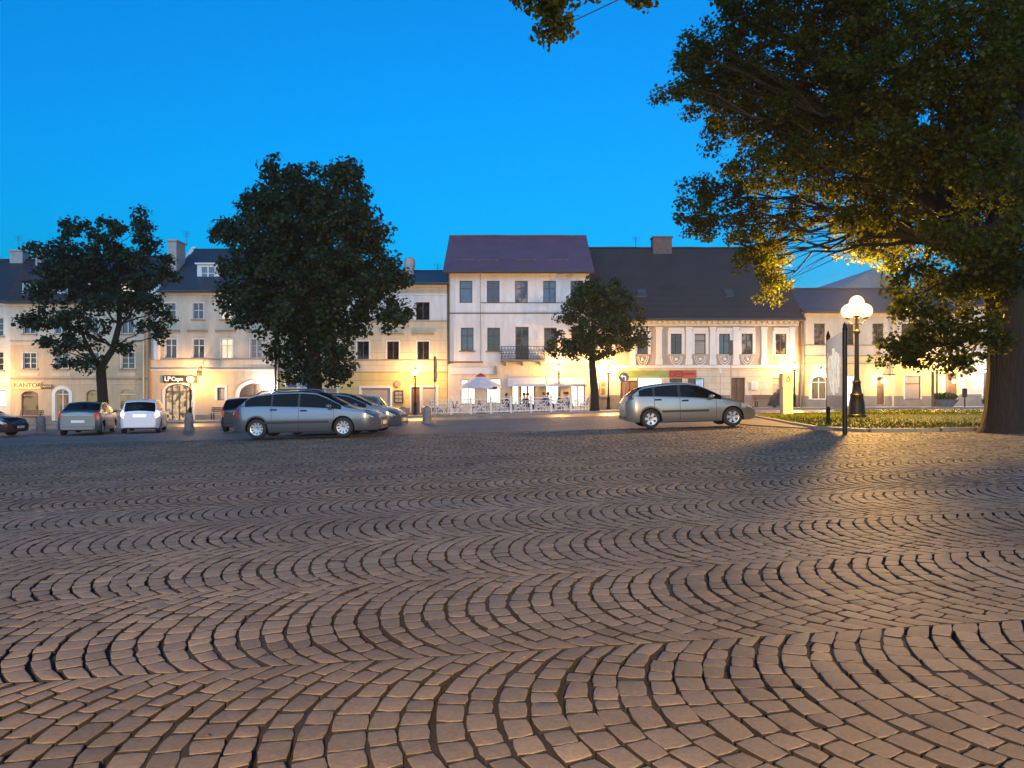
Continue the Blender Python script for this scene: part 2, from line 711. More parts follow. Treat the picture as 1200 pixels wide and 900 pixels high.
for i in range(n_):
    a, b = Vector(LAWN[i]), Vector(LAWN[(i + 1) % n_])
    d = (b - a)
    L_ = d.length
    nn = max(1, int(L_ / 1.0))
    for j in range(nn):
        p, q = a + d * (j / nn), a + d * ((j + .985) / nn)
        ang = math.atan2(d.y, d.x)
        Mx = Matrix.Translation((p.x, p.y, G(*p) + 0.0)) @ Matrix.Rotation(ang, 4, "Z")
        mbk.bbox(0, (q - p).length, -.14, 0.0, -.12, .10, .015, Mx)
tag(mbk.build("lawn_kerb", M_KERB), kind="structure")
slab("path", mat("path_setts", (.12, .11, .095), .75, var=.3, vscale=5, bump=.4, bscale=14), [(7.9, 25.6), (8.75, 22.6), (9.05, 25), (9.75, 29), (10.4, 33.4), (10.9, 35.2), (9.8, 35.4), (8.6, 31), (8.0, 28)], 0.035, 0.1)


def in_poly(x, y, poly):
    ins = False
    j = len(poly) - 1
    for i in range(len(poly)):
        xi, yi = poly[i]
        xj, yj = poly[j]
        if (yi > y) != (yj > y) and x < (xj - xi) * (y - yi) / (yj - yi) + xi:
            ins = not ins
        j = i
    return ins


def blades(name, poly, n, hmin, hmax, m, seed, zoff=.08):
    r = random.Random(seed)
    xs, ys = [p[0] for p in poly], [p[1] for p in poly]
    mb = MB()
    c = 0
    while c < n:
        x, y = r.uniform(min(xs), min(max(xs), 24)), r.uniform(min(ys), max(ys))
        if not in_poly(x, y, poly):
            continue
        c += 1
        h, a, w = r.uniform(hmin, hmax), r.uniform(0, 6.283), r.uniform(.012, .03)
        dx, dy = math.cos(a) * w, math.sin(a) * w
        lx, ly = r.gauss(0, .035), r.gauss(0, .035)
        z = G(x, y) + zoff
        mb.add([(x - dx, y - dy, z), (x + dx, y + dy, z), (x + lx, y + ly, z + h)], [(0, 1, 2)])
    o = mb.build(name, m, flip_fix=False)
    return tag(o, kind="stuff")


blades("grass", LAWN, 30000, .03, .075, M_BLADE, 4)
# low bed of pale yellow flowers at the far edge of the lawn
BED = [(13.6, 31.6), (17, 31.2), (20.5, 31.4), (21, 33.2), (17, 33.8), (13.6, 33.4)]
mbf = MB()
rf = random.Random(8)
for i in range(2600):
    while True:
        x, y = rf.uniform(13.4, 21), rf.uniform(31, 34)
        if in_poly(x, y, BED):
            break
    z = G(x, y) + rf.uniform(.12, .30)
    s_ = rf.uniform(.02, .05)
    a = rf.uniform(0, 6.28)
    Mx = Matrix.Translation((x, y, z)) @ Euler((rf.gauss(.3, .5), rf.gauss(0, .5), a)).to_matrix().to_4x4()
    mbf.k = 1 if rf.random() < .14 else 0
    mbf.add([(-s_, 0, 0), (0, -s_ * .8, .01), (s_, 0, 0), (0, s_ * .8, .01)], [(0, 1, 2, 3)], Mx)
M_FLW = mat("petals", (0.42, 0.30, 0.05), .8)
tag(mbf.build("flower_bed", [M_BLADE, M_FLW], flip_fix=False), "long bed of pale yellow flowers along the far edge of the lawn", "flower bed", kind="stuff")
# ------------------------------------------------------------------ houses
def plaster(name, col, var=.09, lines=None):
    m = mat(name, col, 0.85, var=var, vscale=0.7, bump=.15, bscale=25, spec=.2)
    n_, l_ = m.node_tree.nodes, m.node_tree.links
    bs = n_["Principled BSDF"]
    tcs = n_.new("ShaderNodeTexCoord")
    mps = n_.new("ShaderNodeMapping")
    mps.inputs["Scale"].default_value = (1.4, 1, .22)       # rain streaks and patched render
    l_.new(tcs.outputs["Object"], mps.inputs[0])
    ns = n_.new("ShaderNodeTexNoise")
    ns.inputs["Scale"].default_value = 1.0
    ns.inputs["Detail"].default_value = 8
    ns.inputs["Roughness"].default_value = .7
    l_.new(mps.outputs[0], ns.inputs["Vector"])
    rs = n_.new("ShaderNodeMapRange")
    rs.inputs[1].default_value, rs.inputs[2].default_value = .35, .62
    rs.inputs[3].default_value, rs.inputs[4].default_value = .84, 1.10
    l_.new(ns.outputs[0], rs.inputs[0])
    ms_ = n_.new("ShaderNodeMix")
    ms_.data_type = "RGBA"
    ms_.blend_type = "MULTIPLY"
    ms_.inputs[0].default_value = 1
    l_.new(bs.inputs["Base Color"].links[0].from_socket, ms_.inputs[6])
    l_.new(rs.outputs[0], ms_.inputs[7])
    l_.new(ms_.outputs[2], bs.inputs["Base Color"])
    if lines:
        n, l = m.node_tree.nodes, m.node_tree.links
        b = n["Principled BSDF"]
        tc = n.new("ShaderNodeTexCoord")
        mp = n.new("ShaderNodeMapping")
        mp.inputs["Rotation"].default_value = (R(90), 0, 0)
        l.new(tc.outputs["Object"], mp.inputs[0])
        br = n.new("ShaderNodeTexBrick")
        br.inputs["Scale"].default_value = 1
        br.inputs["Mortar Size"].default_value = .012
        br.inputs["Brick Width"].default_value = lines[0]
        br.inputs["Row Height"].default_value = lines[1]
        br.inputs["Color1"].default_value = (1, 1, 1, 1)
        br.inputs["Color2"].default_value = (.93, .93, .93, 1)
        br.inputs["Mortar"].default_value = (.55, .52, .5, 1)
        l.new(mp.outputs[0], br.inputs["Vector"])
        mx = n.new("ShaderNodeMix")
        mx.data_type = "RGBA"
        mx.blend_type = "MULTIPLY"
        mx.inputs[0].default_value = 1
        src = b.inputs["Base Color"].links[0].from_socket
        l.new(src, mx.inputs[6])
        l.new(br.outputs["Color"], mx.inputs[7])
        l.new(mx.outputs[2], b.inputs["Base Color"])
    return m


def roofmat(name, col, ribs=0.0, rough=.5, rows=0):
    m = mat(name, col, rough, var=.2, vscale=.8)
    n, l = m.node_tree.nodes, m.node_tree.links
    b = n["Principled BSDF"]
    tc = n.new("ShaderNodeTexCoord")
    w = n.new("ShaderNodeTexWave")
    w.bands_direction = "X" if ribs else "Z"
    w.inputs["Scale"].default_value = ribs if ribs else rows
    l.new(tc.outputs["Object"], w.inputs["Vector"])
    bp = n.new("ShaderNodeBump")
    bp.inputs["Strength"].default_value = .5
    bp.inputs["Distance"].default_value = .14
    l.new(w.outputs[0], bp.inputs["Height"])
    l.new(bp.outputs[0], b.inputs["Normal"])
    return m


M_PA = plaster("plaster_ochre", (.60, .44, .27))
M_PA2 = plaster("plaster_ochre_light", (.66, .54, .40))
M_PA0 = plaster("plaster_ivory", (.68, .60, .48))
M_PB = plaster("plaster_peach", (.62, .46, .29))
M_PB2 = plaster("plaster_peach_light", (.66, .55, .42))
M_PC = plaster("plaster_yellow", (.68, .52, .22), lines=(60, .62))
M_PC2 = plaster("plaster_cream_boarded", (.66, .56, .40), lines=(60, .9))
M_PD = plaster("plaster_white", (.74, .70, .67), .05)
M_PD2 = plaster("plaster_pale_pink", (.70, .58, .46), .07)
M_PE = plaster("plaster_taupe", (.46, .37, .29))
M_PE2 = plaster("ashlar_cream", (.66, .56, .42), lines=(1.1, .46))
M_PF = plaster("plaster_lemon", (.70, .57, .27))
M_PF2 = plaster("plaster_buff", (.64, .53, .40))
M_PG = plaster("plaster_sand", (.66, .56, .42))
M_TRIM = mat("white_trim", (.74, .71, .66), .6, var=.06)
M_STRING = mat("string_course", (.34, .25, .17), .7, var=.1)
M_PLINTH = mat("plinth_grey", (.22, .19, .16), .8, var=.2, vscale=2)
M_PLINTHB = mat("plinth_brown", (.30, .16, .08), .8, var=.2, vscale=2)
M_GLASS = mat("window_glass", (.018, .020, .024), .06, spec=.6, var=.5, vscale=2)
M_GLASSB = mat("window_glass_blue", (.03, .07, .09), .05, spec=.7, var=.5, vscale=1.5)
M_CURT = mat("drawn_blind", (.33, .29, .25), .6, var=.1)
M_WHITEF = mat("white_frame", (.72, .70, .66), .45)
M_BROWNF = mat("brown_frame", (.10, .055, .03), .5, var=.2)
M_GREYF = mat("dark_frame", (.06, .055, .055), .4)
M_DOOR = mat("wood_door", (.13, .065, .032), .5, var=.3, vscale=4, stretch=(6, 6, 1))
M_IRON = mat("black_iron", (.015, .015, .017), .4, metal=.6)
M_PIPE = mat("zinc_pipe", (.20, .15, .11), .5, metal=.3)
M_PIPEW = mat("pale_pipe", (.55, .47, .36), .5)
M_RSLATE = roofmat("roof_slate", (.030, .033, .045), rows=3.0)
M_RBROWN = roofmat("roof_brown", (.040, .022, .022), rows=3.2)
M_RMAUVE = roofmat("roof_mauve", (.21, .085, .095), ribs=5.0, rough=.45)
M_RDARK = roofmat("roof_dark", (.046, .027, .022), rows=3.0, rough=.7)
M_RGREY = roofmat("roof_grey", (.055, .055, .065), rows=2.6)
M_BRICK = mat("chimney_render", (.40, .36, .33), .85, var=.2, vscale=2)
M_BRICKD = mat("chimney_brick", (.16, .10, .08), .85, var=.3, vscale=4)


def lit_mat(name, c1, c2, s, scale=(1.2, 1, 2.0)):
    """a lit room seen through its window: bright patches, darker furniture"""
    m, n, l, b = new_mat(name)
    tc = n.new("ShaderNodeTexCoord")
    mp = n.new("ShaderNodeMapping")
    mp.inputs["Scale"].default_value = scale
    l.new(tc.outputs["Object"], mp.inputs[0])
    v = n.new("ShaderNodeTexVoronoi")
    v.distance = "CHEBYCHEV"
    v.inputs["Scale"].default_value = 1.6
    l.new(mp.outputs[0], v.inputs["Vector"])
    sep = n.new("ShaderNodeSeparateColor")
    l.new(v.outputs["Color"], sep.inputs[0])
    cr = n.new("ShaderNodeValToRGB")
    cr.color_ramp.elements[0].color = (*c2, 1)
    cr.color_ramp.elements[1].color = (*c1, 1)
    cr.color_ramp.elements[0].position = .15
    cr.color_ramp.elements[1].position = .6
    l.new(sep.outputs[0], cr.inputs[0])
    b.inputs["Base Color"].default_value = (.05, .045, .04, 1)
    b.inputs["Roughness"].default_value = .1
    l.new(cr.outputs[0], b.inputs["Emission Color"])
    b.inputs["Emission Strength"].default_value = s * LK
    return m


M_LIT = lit_mat("lit_room_warm", (1, .82, .58), (.85, .62, .38), 1.15)
M_LITW = lit_mat("lit_cafe", (1, .90, .72), (.9, .74, .5), 1.9)
M_LITS = lit_mat("lit_shop_shelves", (.95, .66, .34), (.06, .035, .015), .75, (3, 1, 3))
M_LITD = lit_mat("dim_shop", (.42, .28, .11), (.10, .06, .02), .6, (1.5, 1, 1.2))
M_LITC = lit_mat("lit_white_doorway", (.85, 1, 1), (.7, .9, .95), 1.8)


def curtain_mat(name):
    m, n, l, b = new_mat(name)
    tc = n.new("ShaderNodeTexCoord")
    w = n.new("ShaderNodeTexNoise")
    w.inputs["Scale"].default_value = 1.3
    w.inputs["Detail"].default_value = 3
    l.new(tc.outputs["Object"], w.inputs["Vector"])
    cr = n.new("ShaderNodeValToRGB")
    cr.color_ramp.elements[0].position, cr.color_ramp.elements[0].color = .46, (.015, .015, .017, 1)
    cr.color_ramp.elements[1].position, cr.color_ramp.elements[1].color = .56, (.26, .22, .18, 1)
    l.new(w.outputs[0], cr.inputs[0])
    l.new(cr.outputs[0], b.inputs["Base Color"])
    b.inputs["Roughness"].default_value = .08
    return m


M_GLASSC = curtain_mat("curtained_glass")
PANES = dict(curt=M_GLASSC, dark=M_GLASS, blue=M_GLASSB, lit=M_LIT, cafe=M_LITW, shelf=M_LITS, dim=M_LITD, cool=M_LITC, blind=M_CURT, wood=M_DOOR)


def arch_pts(x0, x1, zs, zt, n=12):
    """points over an arch from the left spring to the right spring"""
    c, a, h = (x0 + x1) / 2, (x1 - x0) / 2, zt - zs
    return [(c - a * math.cos(math.pi * i / n), zs + h * math.sin(math.pi * i / n)) for i in range(n + 1)]


class House:
    def __init__(self, name, label, px0, px1, y=FY, group="old town houses round the square"):
        self.px0, self.px1, self.y = px0, px1, y
        self.x0, self.x1 = (px0 - 600) * y / F, (px1 - 600) * y / F
        c = (self.x0 + self.x1) / 2
        self.base = Vector((c, y, G(c, y) + WALK))
        self.t = thing(name, self.base, label, "house", group)
        self.holes = []

    def X(self, px):
        return (px - 600) * self.y / F

    def Z(self, py):
        return CAMZ - (py - 460) * self.y / F

    def b(self, mb, name, m, parent=None, smooth=False):
        return mb.build(name, m, parent or self.t, base=self.base if parent is None else None, smooth=smooth)

    def sub(self, mb, name, m, parent, smooth=False):
        """child of a part: the part sits at the house's own frame"""
        o = mb.build(name, m, parent, smooth=smooth)
        return o

    def win(self, px0, py0, px1, py1, pane="dark", frame=None, grid=(2, 2), sill=True, surround=0, arch=0, name="window", depth=.16, tw=.05, sillw=.12, door=False, trans=.34):
        self.holes.append((self.X(px0), self.X(px1), self.Z(py1), self.Z(py0), arch * K))
        frame = frame or M_WHITEF
        x0, x1, z0, z1 = self.X(px0), self.X(px1), self.Z(py1), self.Z(py0)
        y = self.y + depth - .06
        ah = arch * K
        mb = MB()
        if ah:
            zs = z1 - ah
            outl = [(x0, z0)] + arch_pts(x0, x1, zs, z1) + [(x1, z0)]
            inn = [(x0 + tw, z0 + tw)] + arch_pts(x0 + tw, x1 - tw, zs, z1 - tw) + [(x1 - tw, z0 + tw)]
            n = len(outl)
            vs = [(x, y, z) for x, z in outl] + [(x, y, z) for x, z in inn] + [(x, y + .06, z) for x, z in inn]
            fs = [(i, (i + 1) % n, (i + 1) % n + n, i + n) for i in range(n)] + [(i + n, (i + 1) % n + n, (i + 1) % n + 2 * n, i + 2 * n) for i in range(n)]
            mb.add(vs, fs)
            if grid[1] > 1:
                mb.box(x0 + tw, x1 - tw, y + .004, y + .05, zs - tw / 2, zs + tw / 2)
        else:
            mb.box(x0, x0 + tw, y, y + .06, z0, z1)
            mb.box(x1 - tw, x1, y, y + .06, z0, z1)
            mb.box(x0 + tw, x1 - tw, y, y + .06, z0, z0 + tw)
            mb.box(x0 + tw, x1 - tw, y, y + .06, z1 - tw, z1)
        for i in range(1, grid[0]):
            xm = x0 + (x1 - x0) * i / grid[0]
            mb.box(xm - tw * .6, xm + tw * .6, y - .012, y + .046, z0 + tw, z1 - tw - (ah * .12 if ah else 0))
        if not ah:
            if grid[1] == 2:
                zt = z1 - (z1 - z0) * trans
                mb.box(x0 + tw, x1 - tw, y - .006, y + .048, zt - tw * .5, zt + tw * .5)
            elif grid[1] > 2:
                for i in range(1, grid[1]):
                    zt = z1 - (z1 - z0) * i / grid[1]
                    mb.box(x0 + tw, x1 - tw, y + .003, y + .05, zt - tw * .3, zt + tw * .3)
        p = self.b(mb, name, frame)
        inv = p.matrix_parent_inverse.copy()
        q = MB()
        if ah:
            outl = [(x0 + .01, z0 + .01)] + arch_pts(x0 + .01, x1 - .01, z1 - ah, z1 - .01) + [(x1 - .01, z0 + .01)]
            q.add([(x, y + .052, z) for x, z in outl], [tuple(range(len(outl)))])
        else:
            q.quad((x0 + .01, y + .052, z0 + .01), (x1 - .01, y + .052, z0 + .01), (x1 - .01, y + .052, z1 - .01), (x0 + .01, y + .052, z1 - .01))
        q.build("door_leaf" if pane == "wood" else "pane", PANES[pane], p)
        if sill:
            s = MB()
            s.bbox(x0 - sillw, x1 + sillw, self.y - .12, self.y + .08, z0 - .09, z0 - .003, .02)
            s.build("sill", M_PLINTH if sill == "dark" else M_STRING, p)
        if surround:
            w = surround
            s = MB()
            if ah:
                zs = z1 - ah
                o1 = [(x0 - w, z0)] + arch_pts(x0 - w, x1 + w, zs, z1 + w, 16) + [(x1 + w, z0)]
                i1 = [(x0 + .002, z0)] + arch_pts(x0 + .002, x1 - .002, zs, z1 - .002, 16) + [(x1 - .002, z0)]
                n = len(o1)
                vs = []
                for yy in (self.y - .05, self.y + .02):
                    vs += [(x, yy, z) for x, z in o1] + [(x, yy, z) for x, z in i1]
                fs = []
                for i in range(n - 1):
                    fs += [(i, i + 1, n + i + 1, n + i), (2 * n + i, 2 * n + i + 1, i + 1, i), (n + i, n + i + 1, 3 * n + i + 1, 3 * n + i)]
                s.add(vs, fs)
            else:
                s.box(x0 - w, x0 + .002, self.y - .04, self.y + .03, z0 - .001, z1 + w)
                s.box(x1 - .002, x1 + w, self.y - .04, self.y + .03, z0 - .001, z1 + w)
                s.box(x0 + .002, x1 - .002, self.y - .04, self.y + .03, z1 - .002, z1 + w)
            s.build("surround", M_TRIM, p)
        return p

    def walls(self, bands, pytop, depth=9.0):
        """bands: list of (py at the band's lower edge, material) from the top down; openings cut out"""
        xs = sorted({self.x0, self.x1} | {h[i] for h in self.holes for i in (0, 1)})
        zt, zb = self.Z(pytop), self.base.z - 1.6
        bz = [zt] + [self.Z(p) for p, _ in bands[:-1]] + [zb]
        zs = sorted(set(bz) | {h[i] for h in self.holes for i in (2, 3)})
        mats = []
        for _, m in bands:
            if m not in mats:
                mats.append(m)
        mb = MB()
        y = self.y

        def band(z):
            for i in range(len(bands)):
                if bz[i + 1] <= z <= bz[i]:
                    return mats.index(bands[i][1])
            return 0
        for a, b_ in zip(xs[:-1], xs[1:]):
            for c, d in zip(zs[:-1], zs[1:]):
                xm, zm = (a + b_) / 2, (c + d) / 2
                if any(h[0] < xm < h[1] and h[2] < zm < h[3] for h in self.holes):
                    continue
                mb.k = band(zm)
                mb.quad((a, y, c), (b_, y, c), (b_, y, d), (a, y, d))
        for x0, x1, z0, z1, ah in self.holes:
            mb.k = band((z0 + z1) / 2)
            yd = y + .26
            zs_ = z1 - ah
            mb.quad((x0, y, z0), (x0, yd, z0), (x0, yd, zs_), (x0, y, zs_))
            mb.quad((x1, y, z0), (x1, yd, z0), (x1, yd, zs_), (x1, y, zs_))
            mb.quad((x0, y, z0), (x1, y, z0), (x1, yd, z0), (x0, yd, z0))
            if ah:
                ap = arch_pts(x0, x1, zs_, z1)
                nn = len(ap)
                mb.add([(x, y, z) for x, z in ap] + [(x, yd, z) for x, z in ap], [(i, i + 1, i + 1 + nn, i + nn) for i in range(nn - 1)])
                h = nn // 2
                mb.add([(x0, y, z1)] + [(x, y, z) for x, z in ap[:h + 1]], [(0, i + 1, i + 2) for i in range(h)])
                mb.add([(x1, y, z1)] + [(x, y, z) for x, z in ap[h:]], [(0, i + 1, i + 2) for i in range(nn - h - 1)])
            else:
                mb.quad((x0, y, z1), (x1, y, z1), (x1, yd, z1), (x0, yd, z1))
        # sides, back, and a dark floor behind the openings
        mb.k = 0
        Y1 = y + depth
        mb.quad((self.x0, y, zb), (self.x0, Y1, zb), (self.x0, Y1, zt), (self.x0, y, zt))
        mb.quad((self.x1, y, zb), (self.x1, Y1, zb), (self.x1, Y1, zt), (self.x1, y, zt))
        mb.quad((self.x0, Y1, zb), (self.x1, Y1, zb), (self.x1, Y1, zt), (self.x0, Y1, zt))
        return self.b(mb, "wall", mats)

    def course(self, py, px0=None, px1=None, h=.10, d=.07, m=None, name="string_course"):
        mb = MB()
        z = self.Z(py)
        mb.bbox(self.X(px0) if px0 is not None else self.x0, self.X(px1) if px1 is not None else self.x1, self.y - d, self.y + .02, z - h / 2, z + h / 2, .015)
        return self.b(mb, name, m or M_STRING)

    def pipe(self, px, pyt, m=None, r=.065, name="downpipe", pyb=None):
        mb = MB()
        x = self.X(px)
        zb = self.Z(pyb) if pyb else G(x, self.y) + WALK
        mb.tube([(x, self.y - .13, zb), (x, self.y - .13, self.Z(pyt) - .35), (x, self.y - .32, self.Z(pyt))], r, 8)
        return self.b(mb, name, m or M_PIPE, smooth=True)

    def roof(self, prof, m, px0=None, px1=None, over=.15, th=.16, hipL=0, hipR=0, soffit=None):
        """prof: list of (y, z) from the front eave to the back eave"""
        xa, xb = (self.X(px0) if px0 is not None else self.x0) - over, (self.X(px1) if px1 is not None else self.x1) + over
        mb = MB()
        n = len(prof)
        zmax = max(z for _, z in prof)
        zmin = prof[0][1]

        def ends(z):
            t = (z - zmin) / (zmax - zmin)
            return xa + hipL * t, xb - hipR * t
        vs = []
        for dz in (0, -th):
            for y, z in prof:
                a, b_ = ends(z)
                vs += [(a, y, z + dz), (b_, y, z + dz)]
        fs = []
        o = 2 * n
        for i in range(n - 1):
            fs += [(2 * i, 2 * i + 1, 2 * i + 3, 2 * i + 2), (o + 2 * i, o + 2 * i + 2, o + 2 * i + 3, o + 2 * i + 1),
                   (2 * i, 2 * i + 2, o + 2 * i + 2, o + 2 * i), (2 * i + 1, o + 2 * i + 1, o + 2 * i + 3, 2 * i + 3)]
        fs += [(0, o, o + 1, 1), (2 * n - 2, 2 * n - 1, o + 2 * n - 1, o + 2 * n - 2)]
        mb.add(vs, fs)
        r = self.b(mb, "roof", m)
        y0, z0 = prof[0]
        g = MB()
        nseg = max(2, int((xb - xa) / 2.5))
        g.tube([(xa + (xb - xa) * i / nseg, y0 - .07, z0 - .07 + .012 * ((i * 7) % 3 - 1)) for i in range(nseg + 1)], .075, 8)
        g.build("gutter", M_GREYF, r, smooth=True)
        k = max(range(n), key=lambda i: prof[i][1])
        g = MB()
        nr = max(3, int((xb - xa) / 1.2))
        a, b_ = ends(prof[k][1])
        g.tube([(a + (b_ - a) * i / nr, prof[k][0], prof[k][1] + .02 + .018 * (((i * 5) % 4) / 2 - .8)) for i in range(nr + 1)], .10, 7)
        g.build("ridge_cap", m, r, smooth=True)
        return r

    def gable(self, prof, m, left=True, right=True):
        for flag, x in ((left, self.x0 + .01), (right, self.x1 - .01)):
            if flag:
                mb = MB()
                pts = [(x, y, z - .1) for y, z in prof]
                mb.add(pts, [tuple(range(len(pts)))])
                self.b(mb, "gable", m)

    def chimney(self, px0, px1, pyt, y, h=2.2, m=None, cap=True, parent=None):
        x0, x1 = (px0 - 600) * y / F, (px1 - 600) * y / F
        zt = CAMZ - (pyt - 460) * y / F
        mb = MB()
        mb.box(x0, x1, y - .5, y + .5, zt - h, zt)
        if cap:
            mb.bbox(x0 - .07, x1 + .07, y - .57, y + .57, zt + .003, zt + .13, .02)
        o = mb.build("chimney", m or M_BRICK, parent)
        return o

    def aerial(self, px, pyt, y, h, parent):
        mb = MB()
        x = (px - 600) * y / F
        zt = CAMZ - (pyt - 460) * y / F
        mb.tube([(x, y, zt - h), (x, y, zt)], .018, 5)
        for k in range(4):
            mb.tube([(x - .35 + .04 * k, y, zt - .12 * k - .05), (x + .35 - .04 * k, y, zt - .12 * k - .05)], .012, 4)
        return mb.build("aerial", M_IRON, parent)


def dormer(h, px0, py0, px1, py1, y0, y1, roof, m, mr, pane="dark", grid=(2, 2)):
    """box dormer on a roof: front at y0, runs back to y1; one mesh child of the roof and its window"""
    f = lambda px: (px - 600) * y0 / F
    g_ = lambda py: CAMZ - (py - 460) * y0 / F
    x0, x1, z0, z1 = f(px0), f(px1), g_(py1), g_(py0)
    mb = MB()
    mb.box(x0, x1, y0, y1, z0, z1)
    mb.k = 1
    mb.box(x0 - .12, x1 + .12, y0 - .15, y1, z1 + .003, z1 + .12)
    w = (x1 - x0)
    a, b_ = x0 + w * .22, x1 - w * .22
    if w < 1.4:
        a, b_ = x0 + w * .1, x1 - w * .1
    zz0, zz1 = z0 + (z1 - z0) * .12, z1 - (z1 - z0) * .14
    mb.k = 2
    mb.quad((a, y0 - .006, zz0), (b_, y0 - .006, zz0), (b_, y0 - .006, zz1), (a, y0 - .006, zz1))
    mb.k = 3
    t = .07
    mb.box(a - t, a, y0 - .04, y0 - .002, zz0 - t, zz1 + t)
    mb.box(b_, b_ + t, y0 - .04, y0 - .002, zz0 - t, zz1 + t)
    mb.box(a, b_, y0 - .04, y0 - .002, zz1, zz1 + t)
    mb.box(a, b_, y0 - .04, y0 - .002, zz0 - t, zz0)
    xm = (a + b_) / 2
    mb.box(xm - t * .8, xm + t * .8, y0 - .038, y0 - .007, zz0, zz1)
    mb.box(a, xm - t * .8, y0 - .035, y0 - .007, (zz0 + zz1) / 2, (zz0 + zz1) / 2 + .05)
    mb.box(xm + t * .8, b_, y0 - .035, y0 - .007, (zz0 + zz1) / 2, (zz0 + zz1) / 2 + .05)
    return mb.build("dormer", [m, mr, PANES[pane], M_WHITEF], roof)


def sign_board(name, label, px0, py0, px1, py1, m, y=FY - .09, d=.07, cat="shop sign", group=None, frame=None):
    x0, x1 = (px0 - 600) * y / F, (px1 - 600) * y / F
    z0, z1 = CAMZ - (py1 - 460) * y / F, CAMZ - (py0 - 460) * y / F
    c = Vector(((x0 + x1) / 2, y, z0))
    t = thing(name, c, label, cat, group)
    w, h = x1 - x0, z1 - z0
    mb = MB()
    mb.bbox(-w / 2, w / 2, -d / 2, d / 2, 0, h, .01)
    mb.build("board", m, t)
    if frame:
        f_ = MB()
        e = .04
        f_.box(-w / 2 - e, -w / 2, -d / 2 - .02, d / 2, -e, h + e)
        f_.box(w / 2, w / 2 + e, -d / 2 - .02, d / 2, -e, h + e)
        f_.box(-w / 2, w / 2, -d / 2 - .02, d / 2, h, h + e)
        f_.box(-w / 2, w / 2, -d / 2 - .02, d / 2, -e, 0)
        f_.build("frame", frame, t)
    return t, w, h


# ---- A0: strip of the next house at the left edge
h = House("town_house", "pale ivory house cut off by the left edge of the picture", -160, 12)
for cx in (-120, -80, -40, -2):
    h.win(cx - 8, 372, cx + 6, 394, "dark", grid=(2, 3))
    h.win(cx - 8, 412, cx + 6, 434, "dark", grid=(2, 3))
h.win(-28, 457, 7, 477, "cool", M_GREYF, (3, 1), sill=False, name="shop_window")
h.win(-80, 457, -48, 492, "wood", M_BROWNF, (2, 1), sill=False, name="door")
h.walls([(444, M_PA0), (478, M_PA0), (600, M_PA0)], 354)
h.course(447, h=.12, m=M_TRIM)
h.course(356, h=.3, d=.18, m=M_TRIM, name="cornice")
prof = [(55.6, fz(353)), (62, CAMZ + 155 * 62 / F), (68, fz(353))]
r_ = h.roof(prof, M_RBROWN)
h.gable(prof, M_PA0)

# ---- A: money changer's house
h = House("town_house", "ochre three-floor house with mansard roof and the KANTOR sign, behind the left tree", 12, 175)
for cx, p in ((35, "dark"), (72, "dark"), (108, "dark"), (150, "dark")):
    h.win(cx - 8, 371, cx + 7, 391, p, grid=(2, 1), surround=.05)
    h.win(cx - 8, 413, cx + 8, 432, p, grid=(2, 3), surround=.05)
h.win(25, 458, 45, 486, "dim", M_PIPE, (1, 2), arch=5, name="shop_window")
h.win(65, 456, 81, 493, "dim", M_WHITEF, (2, 2), arch=6, sill=False, surround=.24, name="door")
h.win(101, 457, 119, 482, "dim", M_PIPE, (1, 2), arch=5, name="shop_window")
h.win(139, 456, 159, 480, "dim", M_WHITEF, (1, 2), arch=6, name="shop_window")
h.walls([(404, M_PA2), (442, M_PA), (487, M_PA), (600, M_PLINTH)], 355)
h.course(443.5, h=.12)
h.course(450, h=.05, m=M_PA2, d=.04)
h.course(400, h=.06, m=M_PA)
h.course(356, h=.28, d=.2, m=M_TRIM, name="cornice")
for cx in (35, 72, 108, 148):
    mb = MB()
    mb.bbox(h.X(cx - 11), h.X(cx + 11), FY - .03, FY + .01, h.Z(440.5), h.Z(437), .01)
    h.b(mb, "panel", M_PA2)
h.pipe(169, 357, M_PIPEW)
h.pipe(175.5, 357, M_PIPE, .085)
zk = CAMZ + 142 * 57.3 / F
prof = [(55.55, fz(354)), (57.3, zk), (62.5, CAMZ + 159 * 62.5 / F), (68, fz(354))]
r_ = h.roof(prof, M_RBROWN)
h.gable(prof, M_PA0)
for cx, py, p in ((35.5, 341, "blue"), (71, 343, "blue"), (112, 341, "blue"), (150, 339, "lit")):
    dormer(h, cx - 9.5, py - 11, cx + 9.5, py + 11, 56.0, 57.6, r_, M_RBROWN, M_RBROWN, p).parent = r_
h.chimney(16, 31, 296, 62, 1.2, M_BRICK, parent=r_)
h.chimney(46, 53, 297, 61.5, 1.6, M_BRICK, parent=r_)
h.aerial(22, 276, 62, 1.5, r_)

# ---- B: house with the arched shop and gateway
h = House("town_house", "peach three-floor house with slate roof, lit arched shop and arched wooden gate", 175, 327)
for cx, p, p2, g in ((200, "dark", "dark", 2), (232.5, "dark", "dark", 2), (265.5, "lit", "lit", 2), (300, "blue", "blind", 3)):
    h.win(cx - 6.5, 355, cx + 6, 374, p, grid=(2, 2), surround=.06, trans=.45)
    h.win(cx - 6.5, 397, cx + 7, 420, p2, grid=(2, g), surround=.06)
    mb = MB()
    mb.bbox(h.X(cx - 13), h.X(cx + 11), FY - .16, FY + .02, h.Z(388.6), h.Z(386.6), .02)
    h.b(mb, "hood_mould", M_STRING)
h.win(193, 450, 226, 497, "shelf", M_BROWNF, (4, 2), arch=9, sill=False, surround=.16, name="shop_front", tw=.07)
h.win(254.5, 454, 263.5, 469, "blind", M_GREYF, (1, 1), sill=False, surround=.16)
h.win(280, 449, 318, 492, "wood", M_BROWNF, (2, 2), arch=14, sill=False, surround=.24, name="gate")
h.walls([(380, M_PB2), (434, M_PB2), (486, M_PB), (600, M_PLINTH)], 342)
h.course(421, h=.07)
